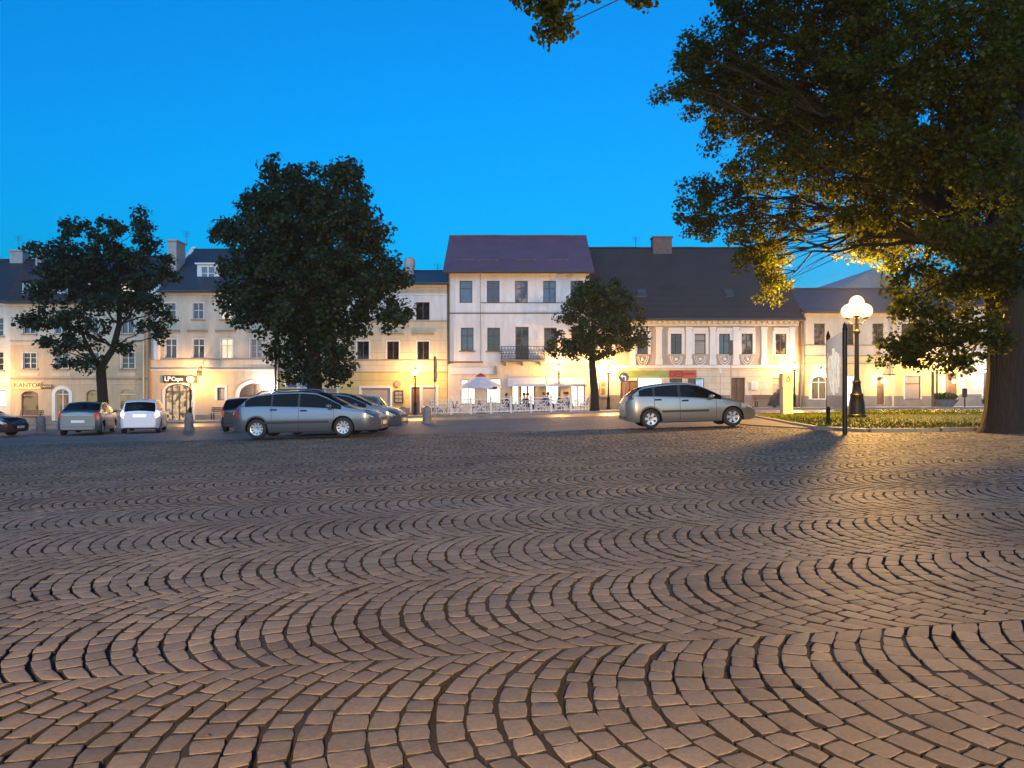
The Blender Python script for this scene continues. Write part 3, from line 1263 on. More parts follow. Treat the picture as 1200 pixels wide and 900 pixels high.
h.course(431.5, h=.08)
h.course(433.5, h=.10, m=M_TRIM)
h.course(343, h=.3, d=.2, m=M_TRIM, name="cornice")
h.pipe(323.5, 345, M_IRON, .08)
h.pipe(326.4, 345, M_PIPE, .08)
prof = [(55.55, fz(341)), (62, CAMZ + 167 * 62 / F), (68.5, fz(341))]
r_ = h.roof(prof, M_RSLATE, px0=189, px1=326)
h.gable(prof, M_PB2)
# fire wall that rises along the roof, with its chimney
mb = MB()
xq = fx(188)
mb.prism([(0, 0)], 0) if False else None
pw = [(55.7, fz(336)), (57.2, CAMZ + 128 * 57.2 / F), (62.4, CAMZ + 171 * 62.4 / F), (68.6, fz(336)), (68.6, 4.0), (55.7, 4.0)]
mb.add([(xq - .35, y, z) for y, z in pw] + [(xq, y, z) for y, z in pw], [tuple(range(6)), tuple(range(11, 5, -1))] + [(i, (i + 1) % 6, (i + 1) % 6 + 6, i + 6) for i in range(6)])
h.b(mb, "fire_wall", M_TRIM)
mb = MB()
mb.box(xq - .45, xq + .2, 58.2, 59.8, 9.5, CAMZ + 175 * 59 / F)
mb.bbox(xq - .53, xq + .28, 58.1, 59.9, CAMZ + 175 * 59 / F + .003, CAMZ + 177 * 59 / F, .02)
mb.build("chimney", M_BRICK, r_)
h.aerial(219, 271, 59, 1.2, r_)
dormer(h, 231, 310, 257, 331, 57.6, 61, r_, M_TRIM, M_TRIM, "blue")
dormer(h, 286, 310, 312, 331, 57.6, 61, r_, M_TRIM, M_TRIM, "blue")

# ---- C: yellow house
h = House("town_house", "yellow boarded three-floor house between the gate house and the white house", 327, 524)
for cx in (350, 388, 425, 460, 495.5):
    h.win(cx - 8, 354, cx + 8, 375, "dark", M_BROWNF, grid=(2, 1), sill=False, surround=.09)
    h.win(cx - 6.5, 400, cx + 7.5, 421, "dark", M_BROWNF, grid=(2, 1), sill=False, surround=.09)
    mb = MB()
    mb.bbox(h.X(cx - 13), h.X(cx + 13), FY - .16, FY + .02, h.Z(392), h.Z(390.4), .02)
    h.b(mb, "hood_mould", M_STRING)
h.win(350, 455, 364, 486, "dark", M_WHITEF, (1, 2), sill=False, surround=.1, name="door")
h.win(366, 455, 395, 478, "blind", M_WHITEF, (2, 1), sill=False, surround=.1, name="shop_window")
h.win(423, 454.5, 457.5, 479, "blind", M_WHITEF, (1, 1), sill=False, surround=.14, name="shop_window")
h.win(482, 453.5, 492, 484, "wood", M_BROWNF, (1, 2), sill=False, surround=.1, name="door")
h.win(495, 453.5, 512, 477, "blind", M_WHITEF, (1, 1), sill=False, surround=.12, name="shop_window")
h.walls([(345, M_PC2), (376, M_PD), (436, M_PC2), (478, M_PC), (600, M_PLINTHB)], 333)
h.course(376, h=.05, m=M_STRING)
h.course(345, h=.1, m=M_TRIM)
h.course(422, h=.06)
h.course(436, h=.06)
h.course(334, h=.28, d=.2, m=M_TRIM, name="cornice")
mb = MB()
mb.lathe([(.02, 0), (.23, .0), (.26, .03), (.23, .06), (.02, .06)], 12, Matrix.Translation((h.X(466), FY - .06, h.Z(450))) @ Matrix.Rotation(R(90), 4, "X"))
h.b(mb, "rosette", M_STRING)
prof = [(55.55, fz(332)), (61.5, CAMZ + 142 * 61.5 / F), (68, fz(332))]
r_ = h.roof(prof, M_RSLATE)
h.gable(prof, M_PC2)
mb = MB()
c = P(480, 318, 60)
mb.lathe([(.32, -1.4), (.34, .0), (.42, .35), (.44, .7), (.36, 1.0), (.2, 1.1), (.02, 1.12)], 14, Matrix.Translation(c))
mb.build("chimney", M_BRICK, r_, smooth=True)
h.aerial(513, 309, 61, .9, r_)
c1 = h.chimney(400, 412, 306, 61, 1.5, M_BRICK, parent=r_)

# ---- D: white house with the cafe
h = House("town_house", "tall white house with plum metal roof, small balcony and cafe on the ground floor", 524.6, 690.5)
for cx, p in ((546, "blue"), (578, "dark"), (611, "curt"), (644, "blue"), (676, "dark")):
    h.win(cx - 7.5, 329, cx + 7.5, 355, p, M_GREYF, grid=(2 if cx > 550 else 1, 2), sill=False, tw=.07)
for cx, p in ((547.5, "blue"), (578.5, "dark"), (645, "dark"), (677, "dark")):
    h.win(cx - 7.5, 384, cx + 7.5, 411, p, M_BROWNF if cx > 550 else M_GREYF, grid=(2, 2), sill="dark", tw=.07)
h.win(604, 383, 619.5, 422, "dark", M_BROWNF, grid=(2, 2), sill=False, name="balcony_door", tw=.08)
h.win(540, 445, 557, 474, "cafe", M_GREYF, (2, 1), sill=False, name="cafe_window")
h.win(570, 444, 587, 473, "cafe", M_GREYF, (1, 1), sill=False, name="cafe_window")
h.win(600, 448, 608, 474, "cafe", M_GREYF, (1, 1), sill=False, name="cafe_window")
h.win(609.5, 449, 627, 477, "cafe", M_BROWNF, (2, 1), sill=False, name="cafe_door", tw=.09)
h.win(639.5, 449, 657, 474, "cafe", M_GREYF, (1, 1), sill=False, name="cafe_window")
h.win(668.5, 449, 685.5, 477, "cafe", M_GREYF, (2, 1), sill=False, name="cafe_door")
h.walls([(367, M_PD), (425, M_PD), (600, M_PD2)], 318)
h.course(367, h=.08, m=M_GREYF, d=.05)
h.course(354.8, px0=563, h=.05, m=M_GREYF, d=.04)
h.course(424.3, px1=566, h=.09, m=M_BROWNF, d=.06)
mb = MB()
mb.box(h.X(563) - .02, h.X(563) + .02, FY - .03, FY + .01, h.Z(424), h.Z(320))
h.b(mb, "cable_duct", M_STRING)
h.course(319.5, h=.2, d=.12, m=M_TRIM, name="cornice")
h.pipe(525.8, 321, M_GREYF, .08, pyb=427)
prof = [(55.3, fz(319)), (61.2, CAMZ + 183 * 61.2 / F), (68, fz(319))]
r_ = h.roof(prof, M_RMAUVE, over=.3, th=.2)
h.gable(prof, M_PD)
for cx in (543, 572, 617, 655):
    mb = MB()
    yy = 56.75
    zz = np.interp(yy, [p[0] for p in prof[:2]], [p[1] for p in prof[:2]])
    mb.tube([(fx(cx - 12), yy, zz + .12), (fx(cx + 12), yy, zz + .12)], .025, 5)
    for e in (-11, 0, 11):
        mb.tube([(fx(cx + e), yy, zz - .02), (fx(cx + e), yy, zz + .12)], .018, 4)
    mb.build("snow_guard", M_PIPE, r_)
mb = MB()
mb.bbox(h.X(587), h.X(638), FY - 1.05, FY - .001, h.Z(424), h.Z(421.8), .02)
bal = h.b(mb, "balcony", M_PLINTH)
mb = MB()
xa, xb, z0, z1 = h.X(587.5), h.X(637.5), h.Z(421.8), h.Z(406.8)
for (a, b_, c, d) in ((xa, xb, FY - 1.0, FY - 1.0), (xa, xa, FY - 1.0, FY), (xb, xb, FY - 1.0, FY)):
    for z in (z0 + .06, z0 + .42, z1):
        mb.tube([(a, c, z), (b_, d, z)], .018, 5)
n_b = 30
for i in range(n_b + 1):
    x = xa + (xb - xa) * i / n_b
    zz = [z0 + (z1 - z0) * k / 6 for k in range(7)]
    mb.tube([(x + .04 * math.sin(k * 1.6 + i * 3.14), FY - 1.0 - .05 * math.sin(k * 1.05), z) for k, z in enumerate(zz)], .013, 4)
    if i < n_b:
        cxx = x + (xb - xa) / n_b / 2
        for zc in (z0 + .24, z0 + .66):
            mb.tube([(cxx + .05 * math.cos(t), FY - 1.0, zc + .09 * math.sin(t)) for t in np.linspace(0, 6.283, 9)], .011, 4)
for y in np.linspace(FY - .9, FY - .1, 7):
    for x in (xa, xb):
        mb.tube([(x, y, z0), (x, y, z1)], .013, 4)
mb.build("railing", M_IRON, bal)
for cx in (592, 612, 633):
    mb = MB()
    mb.prism([(0, 0), (.09, 0), (.09, -.12)], .0) if False else None
    x = h.X(cx)
    pts = [(FY - .9, h.Z(424)), (FY - .01, h.Z(424)), (FY - .01, h.Z(428.6)), (FY - .25, h.Z(427.4))]
    mb.add([(x - .06, y, z) for y, z in pts] + [(x + .06, y, z) for y, z in pts], [(0, 1, 2, 3), (7, 6, 5, 4)] + [(i, (i + 1) % 4, (i + 1) % 4 + 4, i + 4) for i in range(4)])
    mb.build("bracket", M_PLINTH, bal)

# ---- E: house with pilasters
h = House("town_house", "two-floor taupe house with white pilasters, dentil cornice and huge dark roof", 690.7, 939)
for cx, p in ((711, "dark"), (753, "dark"), (792.5, "dark"), (820.5, "blind"), (849, "lit"), (875.5, "curt"), (915, "curt")):
    if cx == 849:
        p = "blue"
    w = h.win(cx - 6.5, 391, cx + 6.5, 415, p, M_BROWNF, grid=(1 if p == "blind" else 2, 2), sill=False, surround=.20)
    mb = MB()
    mb.bbox(h.X(cx - 9), h.X(cx + 9), FY - .12, FY + .01, h.Z(388), h.Z(384), .03)
    h.b(mb, "pediment", M_TRIM)
    mb = MB()
    c = h.X(cx)
    for rr_, zz in ((.42, .30), (.30, .22)):
        mb.tube([(c + rr_ * math.cos(t), FY - .05, h.Z(417.5) - (zz * 2.2) * math.sin(t)) for t in np.linspace(0, math.pi, 13)], .035, 5)
    mb.sphere((c, FY - .03, h.Z(421)), .13, 8, 5)
    h.b(mb, "swag", M_TRIM)
for a in (703, 738, 769, 804, 832, 859, 892, 925):
    mb = MB()
    mb.bbox(h.X(a), h.X(a + 6.5), FY - .10, FY + .01, h.Z(427.6), h.Z(383), .02)
    mb.bbox(h.X(a - .7), h.X(a + 7.2), FY - .14, FY - .002, h.Z(427.6), h.Z(420.8), .02)
    mb.bbox(h.X(a - .7), h.X(a + 7.2), FY - .14, FY - .002, h.Z(386.4), h.Z(383), .02)
    h.b(mb, "pilaster", M_TRIM)
h.win(727, 446, 747.5, 477, "wood", M_BROWNF, (2, 1), sill=False, name="door")
h.win(784.5, 443.5, 799.5, 462, "dark", M_GREYF, (1, 1), sill=False, name="shop_window")
h.win(806, 443.5, 825, 462, "dark", M_GREYF, (2, 1), sill=False, name="shop_window")
h.win(857, 442.5, 873, 476, "wood", M_BROWNF, (2, 2), sill=False, name="door", tw=.1)
h.win(905, 442.5, 914, 462, "blind", M_PIPEW, (1, 2), sill=False)
h.walls([(381, M_TRIM), (428, M_PE), (463, M_PE2), (600, M_PLINTH)], 374)
h.course(429.7, h=.2, d=.13, m=M_TRIM)
h.course(375.3, h=.14, d=.42, m=M_TRIM, name="cornice")
h.course(381, h=.10, d=.12, m=M_TRIM)
mb = MB()
for px in np.arange(694, 937, 6.4):
    mb.box(h.X(px), h.X(px + 3), FY - .30, FY + .01, h.Z(379.4), h.Z(376.6))
h.b(mb, "dentil_band", M_TRIM)
h.pipe(936.5, 377, M_BROWNF, .09)
prof = [(55.35, fz(374)), (63.2, CAMZ + 169 * 63.2 / F), (71, fz(374))]
r_ = h.roof(prof, M_RDARK, over=.05)
h.gable(prof, M_PE)
h.chimney(764, 786, 280, 63, 1.6, M_BRICKD, parent=r_)
for cx in (752, 854):
    y = 57.9
    zz = np.interp(y, [p[0] for p in prof[:2]], [p[1] for p in prof[:2]])
    mb = MB()
    x = (cx - 600) * y / F
    nrm = Vector((0, -(prof[1][1] - prof[0][1]), prof[1][0] - prof[0][0])).normalized()
    Mx = Matrix.Translation((x, y, zz)) @ Matrix.Rotation(math.atan2(prof[1][1] - prof[0][1], prof[1][0] - prof[0][0]), 4, "X")
    mb.bbox(-.35, .35, -.5, .5, .003, .12, .03, Mx)
    mb.build("roof_hatch", M_RGREY, r_)
h.aerial(745, 277, 63, 1.3, r_)

# ---- F: lemon house
h = House("town_house", "two-floor lemon house with grey roof behind the big street lamp", 939, 1124)
for cx in (960.5, 994, 1029, 1063, 1098):
    h.win(cx - 6.5, 379, cx + 6.5, 404, "curt" if cx < 980 or cx == 1029 else "dark", M_BROWNF, grid=(2, 2), sill=False, trans=.66)
h.win(951, 441, 969, 468, "dim", M_WHITEF, (2, 2), arch=7, sill=False, surround=.2, name="shop_window")
h.win(992, 440, 1007, 476, "cool", M_WHITEF, (2, 1), sill=False, name="shop_door")
h.win(1027.5, 442, 1036.5, 474, "wood", M_BROWNF, (1, 2), sill=False, name="door")
h.win(1060, 440, 1079, 468, "blind", M_GREYF, (1, 2), sill=False, surround=.06, name="shop_window")
h.win(1108, 437, 1122, 470, "wood", M_BROWNF, (2, 1), sill=False, name="gate")
h.walls([(405, M_PF2), (417, M_PF2), (464, M_PF), (600, M_PLINTH)], 366)
h.course(404.6, h=.05)
h.course(417, h=.05)
h.course(426, h=.05)
h.course(367, h=.16, d=.2, m=M_TRIM, name="cornice")
h.pipe(940.6, 368, M_PIPE, .07)
h.pipe(1045.5, 368, M_PIPEW, .05)
prof = [(55.5, fz(365)), (61, CAMZ + 121 * 61 / F), (67, fz(365))]
r_ = h.roof(prof, M_RGREY, over=.05)
h.gable(prof, M_PF2)
mb = MB()
mb.box(h.X(1034), h.X(1042), FY - .9, FY - .001, h.Z(440), h.Z(438.8))
h.b(mb, "door_canopy", M_IRON)

# ---- G: sand house behind the trunk
h = House("town_house", "sand coloured house at the right edge, partly behind the big trunk", 1124, 1330)
for cx in (1142, 1176, 1212, 1250, 1290):
    h.win(cx - 7, 378, cx + 7, 403, "dark", M_BROWNF, grid=(2, 2))
h.win(1152, 436, 1160, 470, "dim", M_GREYF, (1, 2), sill=False, surround=.1, name="door")
for cx in (1180, 1205, 1245, 1290):
    h.win(cx - 9, 436, cx + 9, 464, "dim", M_BROWNF, (2, 2), sill=False, name="shop_window")
h.walls([(410, M_PG), (462, M_PG), (600, M_PLINTH)], 358)
h.course(412, h=.12, m=M_TRIM)
h.course(359, h=.22, d=.22, m=M_TRIM, name="cornice")
prof = [(55.5, fz(357)), (61, CAMZ + 133 * 61 / F), (67, fz(357))]
r_ = h.roof(prof, M_RBROWN)
h.gable(prof, M_PG)

# ---- grey gable behind the lemon house
t = House("gabled_house", "grey gabled roof rising behind the lemon house", 975, 1075, y=74.0, group=None)
t.walls([(600, M_PG)], 345, depth=14)
zr, ze = t.Z(314), t.Z(345)
mb = MB()
for y, nm in ((74.0, 0),):
    xm = (t.x0 + t.x1) / 2
    pts = [(t.x0 - .3, ze - .1), (xm, zr), (t.x1 + .3, ze - .1)]
    mb.prism(pts, 14.0, Matrix.Translation((0, 73.8, 0)))
t.b(mb, "roof", mat("roof_pale_grey", (.22, .22, .22), .6, var=.15))
# ------------------------------------------------------------------ street lamps (lit in the photo)
WARM = (1.0, .53, .17)
AMBER = (1.0, .52, .10)
M_GLOBE = mat("lamp_glass", (.9, .8, .6), .3, emit=(1, .66, .21), estr=3.4)
M_GLOBEW = mat("lamp_glass_white", (.9, .9, .9), .3, emit=(.82, .93, 1), estr=22)


def lamp_light(parent, z, power, col=WARM, r=.16, x=0, y=0):
    return point_light("lamp_bulb", parent, (x, y, z), power, col, r)


def street_lamp(px, py_globe, Y, power, label, group="lit lamps along the house fronts"):
    x = (px - 600) * Y / F
    zb = G(x, Y) + (WALK if Y > 50.6 else 0)
    zt = CAMZ - (py_globe - 460) * Y / F
    H = zt - zb
    t = thing("street_lamp", (x, Y, zb), label, "street lamp", group)
    mb = MB()
    mb.lathe([(.17, 0), (.17, .12), (.12, .2), (.11, .75), (.14, .8), (.075, .9), (.06, 1.0), (.05, H - .45), (.08, H - .4), (.05, H - .36), (.05, H - .28)], 14)
    mb.build("post", M_IRON, t, smooth=True)
    mb = MB()
    mb.lathe([(.05, H - .28), (.15, H - .24), (.17, H - .19)], 14)
    mb.build("collar", M_IRON, t, smooth=True)
    mb = MB()
    mb.lathe([(.14, H - .19), (.24, H - .06), (.27, H + .06), (.23, H + .17), (.10, H + .26)], 16)
    g = mb.build("lamp_glass", M_GLOBE, t, smooth=True)
    g.visible_shadow = False
    mb = MB()
    mb.lathe([(.15, H + .262), (.10, H + .31), (.03, H + .34), (.025, H + .42), (.005, H + .44)], 12)
    mb.build("cap", M_IRON, t, smooth=True)
    lamp_light(t, H + .03, power)
    return t


street_lamp(223, 445, 54.7, 643, "lit street lamp before the arched shop of the peach house")
street_lamp(486.5, 437, 54.5, 750, "lit street lamp before the brown door of the yellow house")
street_lamp(655, 432, 54.4, 535, "lit street lamp above the cafe awning, at the left edge of the small tree's crown")
street_lamp(713, 434, 54.8, 1072, "lit street lamp right behind the trunk of the small tree")
street_lamp(931, 430, 54.6, 929, "lit street lamp beside the corner pipe of the pilaster house")
street_lamp(1098, 430, 54.2, 786, "lit street lamp among the lower leaves of the big tree, before the lemon house")
street_lamp(-26, 446, 53.5, 786, "lit street lamp off the left edge")

# the big lamp on the lawn: fluted post, three globes
LX, LY = 404 * 28 / F, 28.0
LZ = G(LX, LY) + .09
t = thing("park_lamp", (LX, LY, LZ), "tall lit cast iron lamp with a cluster of globes on the lawn", "street lamp", "lamps with globe clusters on the square")
mb = MB()
mb.lathe([(.33, 0), (.33, .10), (.29, .14), (.27, .5), (.22, .78), (.24, .84), (.17, .92), (.13, 1.25), (.15, 1.3), (.10, 1.38), (.085, 1.5), (.07, 3.05), (.12, 3.1), (.12, 3.16), (.07, 3.22), (.065, 3.55), (.11, 3.62), (.05, 3.68)], 16)
mb.build("post", M_IRON, t, smooth=True)
HZ = CAMZ - (364 - 460) * 28 / F - LZ
for k, (a, rr, dz) in enumerate(((0.1, .33, 0), (2.2, .33, 0), (4.25, .33, 0), (0, 0, .30))):
    ex, ey = rr * math.cos(a), rr * math.sin(a)
    mb = MB()
    if rr:
        mb.tube([(0, 0, 3.45), (ex * .6, ey * .6, 3.42), (ex, ey, 3.55), (ex, ey, HZ + dz - .30)], .025, 6)
    else:
        mb.tube([(0, 0, 3.6), (0, 0, HZ + dz - .30)], .03, 6)
    mb.lathe([(.03, HZ + dz - .31), (.10, HZ + dz - .27), (.12, HZ + dz - .22)], 10, Matrix.Translation((ex, ey, 0)))
    arm = mb.build("arm", M_IRON, t, smooth=True)
    mb = MB()
    mb.sphere((ex, ey, HZ + dz), .25, 16, 10)
    g = mb.build("globe", M_GLOBE, arm, smooth=True)
    g.visible_shadow = False
    lamp_light(t, HZ + dz, 2500, AMBER, x=ex, y=ey, r=.2)

# its twin further along the square, behind the viewer, lights the near cobbles
t2 = copy_tree(t)
bulb = next(o_.data for o_ in t.children_recursive if o_.type == "LIGHT").copy()
bulb.energy *= 2.15
t2.location = (.3, -8.5, G(.3, -8.5))
for o_ in t2.children_recursive:
    if o_.type == "LIGHT":
        o_.data = bulb
t2["label"] = "tall lit cast iron lamp with globes standing behind the viewer"

# ------------------------------------------------------------------ wall lamps
def wall_lamp(px, py, power, label, col, mglobe, arm=.45):
    c = P(px, py, FY)
    t = thing("wall_lamp", c, label, "wall lamp")
    mb = MB()
    mb.bbox(-.07, .07, -.03, 0, -.12, .12, .01)
    mb.tube([(0, -.03, 0), (0, -arm * .6, .12), (0, -arm, .08), (0, -arm, -.02)], .018, 6)
    mb.build("bracket", M_IRON, t)
    mb = MB()
    mb.lathe([(.05, -.02), (.13, -.10), (.15, -.2), (.10, -.32)], 12, Matrix.Translation((0, -arm, 0)))
    g = mb.build("lamp_glass", mglobe, t, smooth=True)
    g.visible_shadow = False
    point_light("lamp_bulb", t, (0, -arm, -.16), power, col, .1)
    return t


wall_lamp(311, 451, 300, "cold white wall lamp blazing beside the arched wooden gate", (.70, .86, 1), M_GLOBEW)
wall_lamp(1031, 444, 160, "small warm wall lamp over the brown door of the lemon house", (1, .75, .4), M_GLOBE)
wall_lamp(1114, 444, 160, "small round wall lamp left of the leaning gate, deep under the leaves", (1, .8, .5), M_GLOBE)
wall_lamp(1154, 434, 120, "white wall lamp above the narrow doorway just left of the big trunk", (.9, .95, 1), M_GLOBEW)
wall_lamp(962, 431, 120, "flat warm wall lamp over the arched shop window of the lemon house", (1, .8, .45), M_GLOBE)
M_IRONB = mat("brown_iron", (.06, .035, .02), .5, metal=.4)

# ------------------------------------------------------------------ signs on the houses
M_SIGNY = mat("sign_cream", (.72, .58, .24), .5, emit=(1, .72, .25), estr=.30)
M_INKB = mat("sign_brown_ink", (.16, .075, .02), .5)
M_SIGND = mat("sign_dark", (.035, .022, .015), .5)
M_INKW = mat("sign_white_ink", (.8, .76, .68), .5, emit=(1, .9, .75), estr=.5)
M_SIGNW = mat("sign_white", (.74, .72, .70), .5)
M_SIGNR = mat("sign_red", (.45, .065, .03), .5)
M_SIGNG = mat("sign_green", (.22, .30, .07), .5, var=.3, vscale=.8)
M_SIGNBL = mat("sign_blue", (.02, .045, .22), .4)
M_LIGHTBOX = mat("light_box", (.8, .8, .75), .4, emit=(1, .95, .72), estr=2.2)
M_INKR = mat("sign_dark_ink", (.12, .02, .02), .5)
t, w, hh = sign_board("shop_sign", "cream KANTOR sign above the leftmost arched shop window", 17.5, 447.6, 48, 455.6, M_SIGNY)
text("lettering", "KANTOR", .46, M_INKB, t, (0, -.045, hh / 2), bold=.006).scale = (1.04, 1, 1)
t, w, hh = sign_board("shop_sign", "narrow dark sign just right of the KANTOR sign", 49, 450.8, 60.5, 455.2, M_SIGND)
text("lettering", "KANTOR", .19, M_SIGNY, t, (0, -.045, hh / 2))
t, w, hh = sign_board("shop_sign", "dark sign with white letters over the arched shop of the peach house", 191, 440, 231, 448.4, M_SIGND)
text("lettering", "LP", .46, M_INKW, t, (-w * .36, -.045, hh / 2), bold=.012)
text("lettering", "Capu", .40, M_INKW, t, (-w * .08, -.045, hh / 2), bold=.008)
t, w, hh = sign_board("shop_sign", "blank white panel across the wall above the parasol", 527.5, 430.5, 578, 438.5, M_SIGNW)
t, w, hh = sign_board("shop_sign", "red sign with an oval emblem on the pilaster house", 784, 434, 816, 442.5, M_SIGNR)
mb = MB()
mb.tube([(.36 * math.cos(a) - .28, -.05, .19 * math.sin(a) + hh / 2) for a in np.linspace(0, 6.2832, 25)], .022, 5)
mb.tube([(.17 * math.cos(a) - .78, -.05, .19 * math.sin(a) + hh / 2) for a in np.linspace(.9, 5.4, 13)], .022, 5)
for k in range(5):
    mb.bbox(-.5 + .1 * k, -.44 + .1 * k, -.055, -.04, hh / 2 - .07, hh / 2 + .07, .004)
for k in range(9):
    mb.bbox(.22 + .075 * k, .27 + .075 * k, -.055, -.04, hh / 2 - .045, hh / 2 + (.05 if k % 3 else .08), .004)
mb.build("emblem", M_INKR, t)
t, w, hh = sign_board("shop_sign", "long green and cream fascia sign above the light box", 724, 434.6, 783, 441.6, M_SIGNG)
t, w, hh = sign_board("light_box", "glowing white light box showing over the roof of the silver hatchback", 747.5, 443.2, 774.5, 454.5, M_LIGHTBOX, y=FY - .35, d=.25, cat="light box", frame=M_GREYF)
t, w, hh = sign_board("notice_board", "dark notice board with pale sheets beside the yellow house's wide window", 462.5, 458, 472, 472, M_SIGND, cat="notice board", frame=M_BROWNF)
mb = MB()
for i in range(2):
    for j in range(3):
        mb.bbox(-w * .42 + i * w * .44, -w * .02 + i * w * .44, -.05, -.042, hh * (.06 + .31 * j), hh * (.30 + .31 * j), .003)
mb.build("sheets", mat("paper_grey", (.30, .27, .24), .7, var=.3, vscale=6), t)
t, w, hh = sign_board("notice", "white paper notice on the wall right of the pilaster house's door", 880.5, 447, 888.5, 456.5, M_SIGNW, d=.03, cat="notice")
mb = MB()
for k in range(6):
    mb.box(-w * .36, w * .3 - .05 * (k % 3), -.022, -.017, hh * (.14 + .13 * k), hh * (.17 + .13 * k))
mb.build("print", M_PIPE, t)
t, w, hh = sign_board("poster", "white and blue poster in the shop window under the red sign", 815.5, 444.5, 824, 460, mat("poster_blue", (.36, .50, .66), .4, var=.5, vscale=3, emit=(.5, .7, .9), estr=.18), y=FY - .03, d=.03, cat="poster")
t, w, hh = sign_board("poster", "pair of small framed posters right of the small tree's trunk", 703.5, 446, 710, 464, mat("poster_buff", (.42, .34, .24), .6, var=.5, vscale=5), d=.04, cat="poster", frame=M_PIPEW)
mb = MB()
mb.bbox(-w * .36, w * .36, -.035, -.022, hh * .62, hh * .9, .003)
mb.bbox(-w * .36, w * .36, -.035, -.022, hh * .1, hh * .5, .003)
mb.build("prints", mat("poster_print", (.25, .12, .07), .6, var=.6, vscale=4), t)
t, w, hh = sign_board("street_sign", "small dark blue street name plate on the yellow house's left end", 337, 450, 346.5, 453.5, M_SIGNBL, d=.03, cat="street sign")
t, w, hh = sign_board("house_number_plate", "tiny pale plate left of the street name plate", 332, 449, 335, 454, M_SIGNW, d=.03, cat="number plate")
# round sign
c = P(355, 447.5, FY - .25)
t = thing("round_sign", c, "round white sign with blue bars under the tree's leaves", "shop sign")
Mx = Matrix.Rotation(R(90), 4, "X")
mb = MB()
mb.lathe([(.02, 0), (.42, 0), (.44, .03), (.42, .06), (.02, .06)], 24, Mx)
mb.build("disc", M_SIGNW, t)
mb = MB()
for k, (a, b_) in enumerate(((-.24, .24), (-.34, .34), (-.34, .34), (-.24, .24))):
    mb.box(a, b_, -.075, -.062, .20 - .15 * k, .27 - .15 * k)
mb.tube([(.37 * math.cos(a), -.062, .37 * math.sin(a)) for a in np.linspace(0, 6.2832, 25)], .03, 5)
mb.build("emblem", M_SIGNBL, t)
# hanging sign
c = P(581, 434, FY)
t = thing("hanging_sign", c, "small grey hanging sign on a bracket right of the blank white panel", "hanging sign")
mb = MB()
mb.tube([(0, 0, .32), (0, -.75, .32)], .02, 6)
mb.build("bracket", M_IRON, t)
mb = MB()
mb.bbox(-.10, .10, -.72, -.12, -.32, .28, .02)
mb.build("board", mat("sign_grey", (.22, .21, .24), .5, var=.3, vscale=4), t)
c = P(236, 434, FY)
t = thing("hanging_sign", c, "ornate iron hanging sign above and right of the lit arched shop", "hanging sign")
mb = MB()
mb.tube([(0, 0, .25), (.1, -.5, .28), (.25, -1.0, .25)], .022, 6)
mb.tube([(.12 + .14 * math.cos(a), -.5, .06 + .14 * math.sin(a)) for a in np.linspace(0, 6.28, 13)], .018, 5)
mb.tube([(.26 + .1 * math.cos(a), -.9, .1 + .1 * math.sin(a)) for a in np.linspace(0, 6.28, 13)], .018, 5)
mb.build("bracket", M_IRONB, t)
mb = MB()
mb.bbox(.02, .40, -.93, -.86, -.42, -.02, .02)
mb.build("board", M_IRONB, t)

# ------------------------------------------------------------------ traffic signs and posts
M_STEEL = mat("galvanised_pole", (.30, .29, .28), .45, metal=.6)


def post(name, px, Y, pyt, label, r=.035, cat="sign post", m=None):
    x = (px - 600) * Y / F
    zb = G(x, Y) + (WALK if Y > 50.6 else 0)
    zt = CAMZ - (pyt - 460) * Y / F
    t = thing(name, (x, Y, zb), label, cat)
    mb = MB()
    mb.lathe([(r, 0), (r, zt - zb), (r * .4, zt - zb + .03)], 10)
    mb.build("pole", m or M_STEEL, t, smooth=True)
    return t, zt - zb


t, hh = post("traffic_sign", 731, 51.0, 435, "round blue traffic sign with a white left turn arrow on its post", cat="traffic sign")
Mx = Matrix.Translation((0, -.05, hh - .42)) @ Matrix.Rotation(R(90), 4, "X")
mb = MB()
mb.lathe([(.01, 0), (.315, 0), (.325, .012), (.315, .024), (.01, .024)], 28, Mx)
d_ = mb.build("disc", mat("traffic_blue", (.035, .04, .16), .4), t)
mb = MB()
zc = hh - .42
mb.tube([(.10, -.082, zc - .22), (.10, -.082, zc + .02), (.07, -.082, zc + .07), (.0, -.082, zc + .085), (-.10, -.082, zc + .085)], .045, 6)
mb.prism([(-.08, zc + .085 + .14), (-.24, zc + .085), (-.08, zc + .085 - .14)], .02, Matrix.Translation((0, -.092, 0)))
mb.build("arrow", M_INKW, t)
mb = MB()
mb.lathe([(.325, -.004), (.345, -.004), (.345, .02), (.325, .02)], 28, Mx, caps=False)
mb.build("rim", M_STEEL, t)

t, hh = post("traffic_sign", 509.5, 36.0, 418, "tall post with two stacked signs seen edge-on, left of the white fence", .03, "traffic sign")
Mx = Matrix.Rotation(R(84), 4, "Z")
mb = MB()
for z in (hh - .36, hh - .86):
    mb.lathe([(.01, 0), (.30, 0), (.30, .02), (.01, .02)], 20, Mx @ Matrix.Translation((0, -.04, z)) @ Matrix.Rotation(R(90), 4, "X"))
mb.build("sign_plates", mat("sign_back", (.06, .05, .04), .5), t)
mb = MB()
mb.bbox(-.05, .05, -.05, .05, hh - 1.18, hh + .01, .01)
mb.build("sleeve", mat("sleeve", (.05, .04, .03), .5), t)

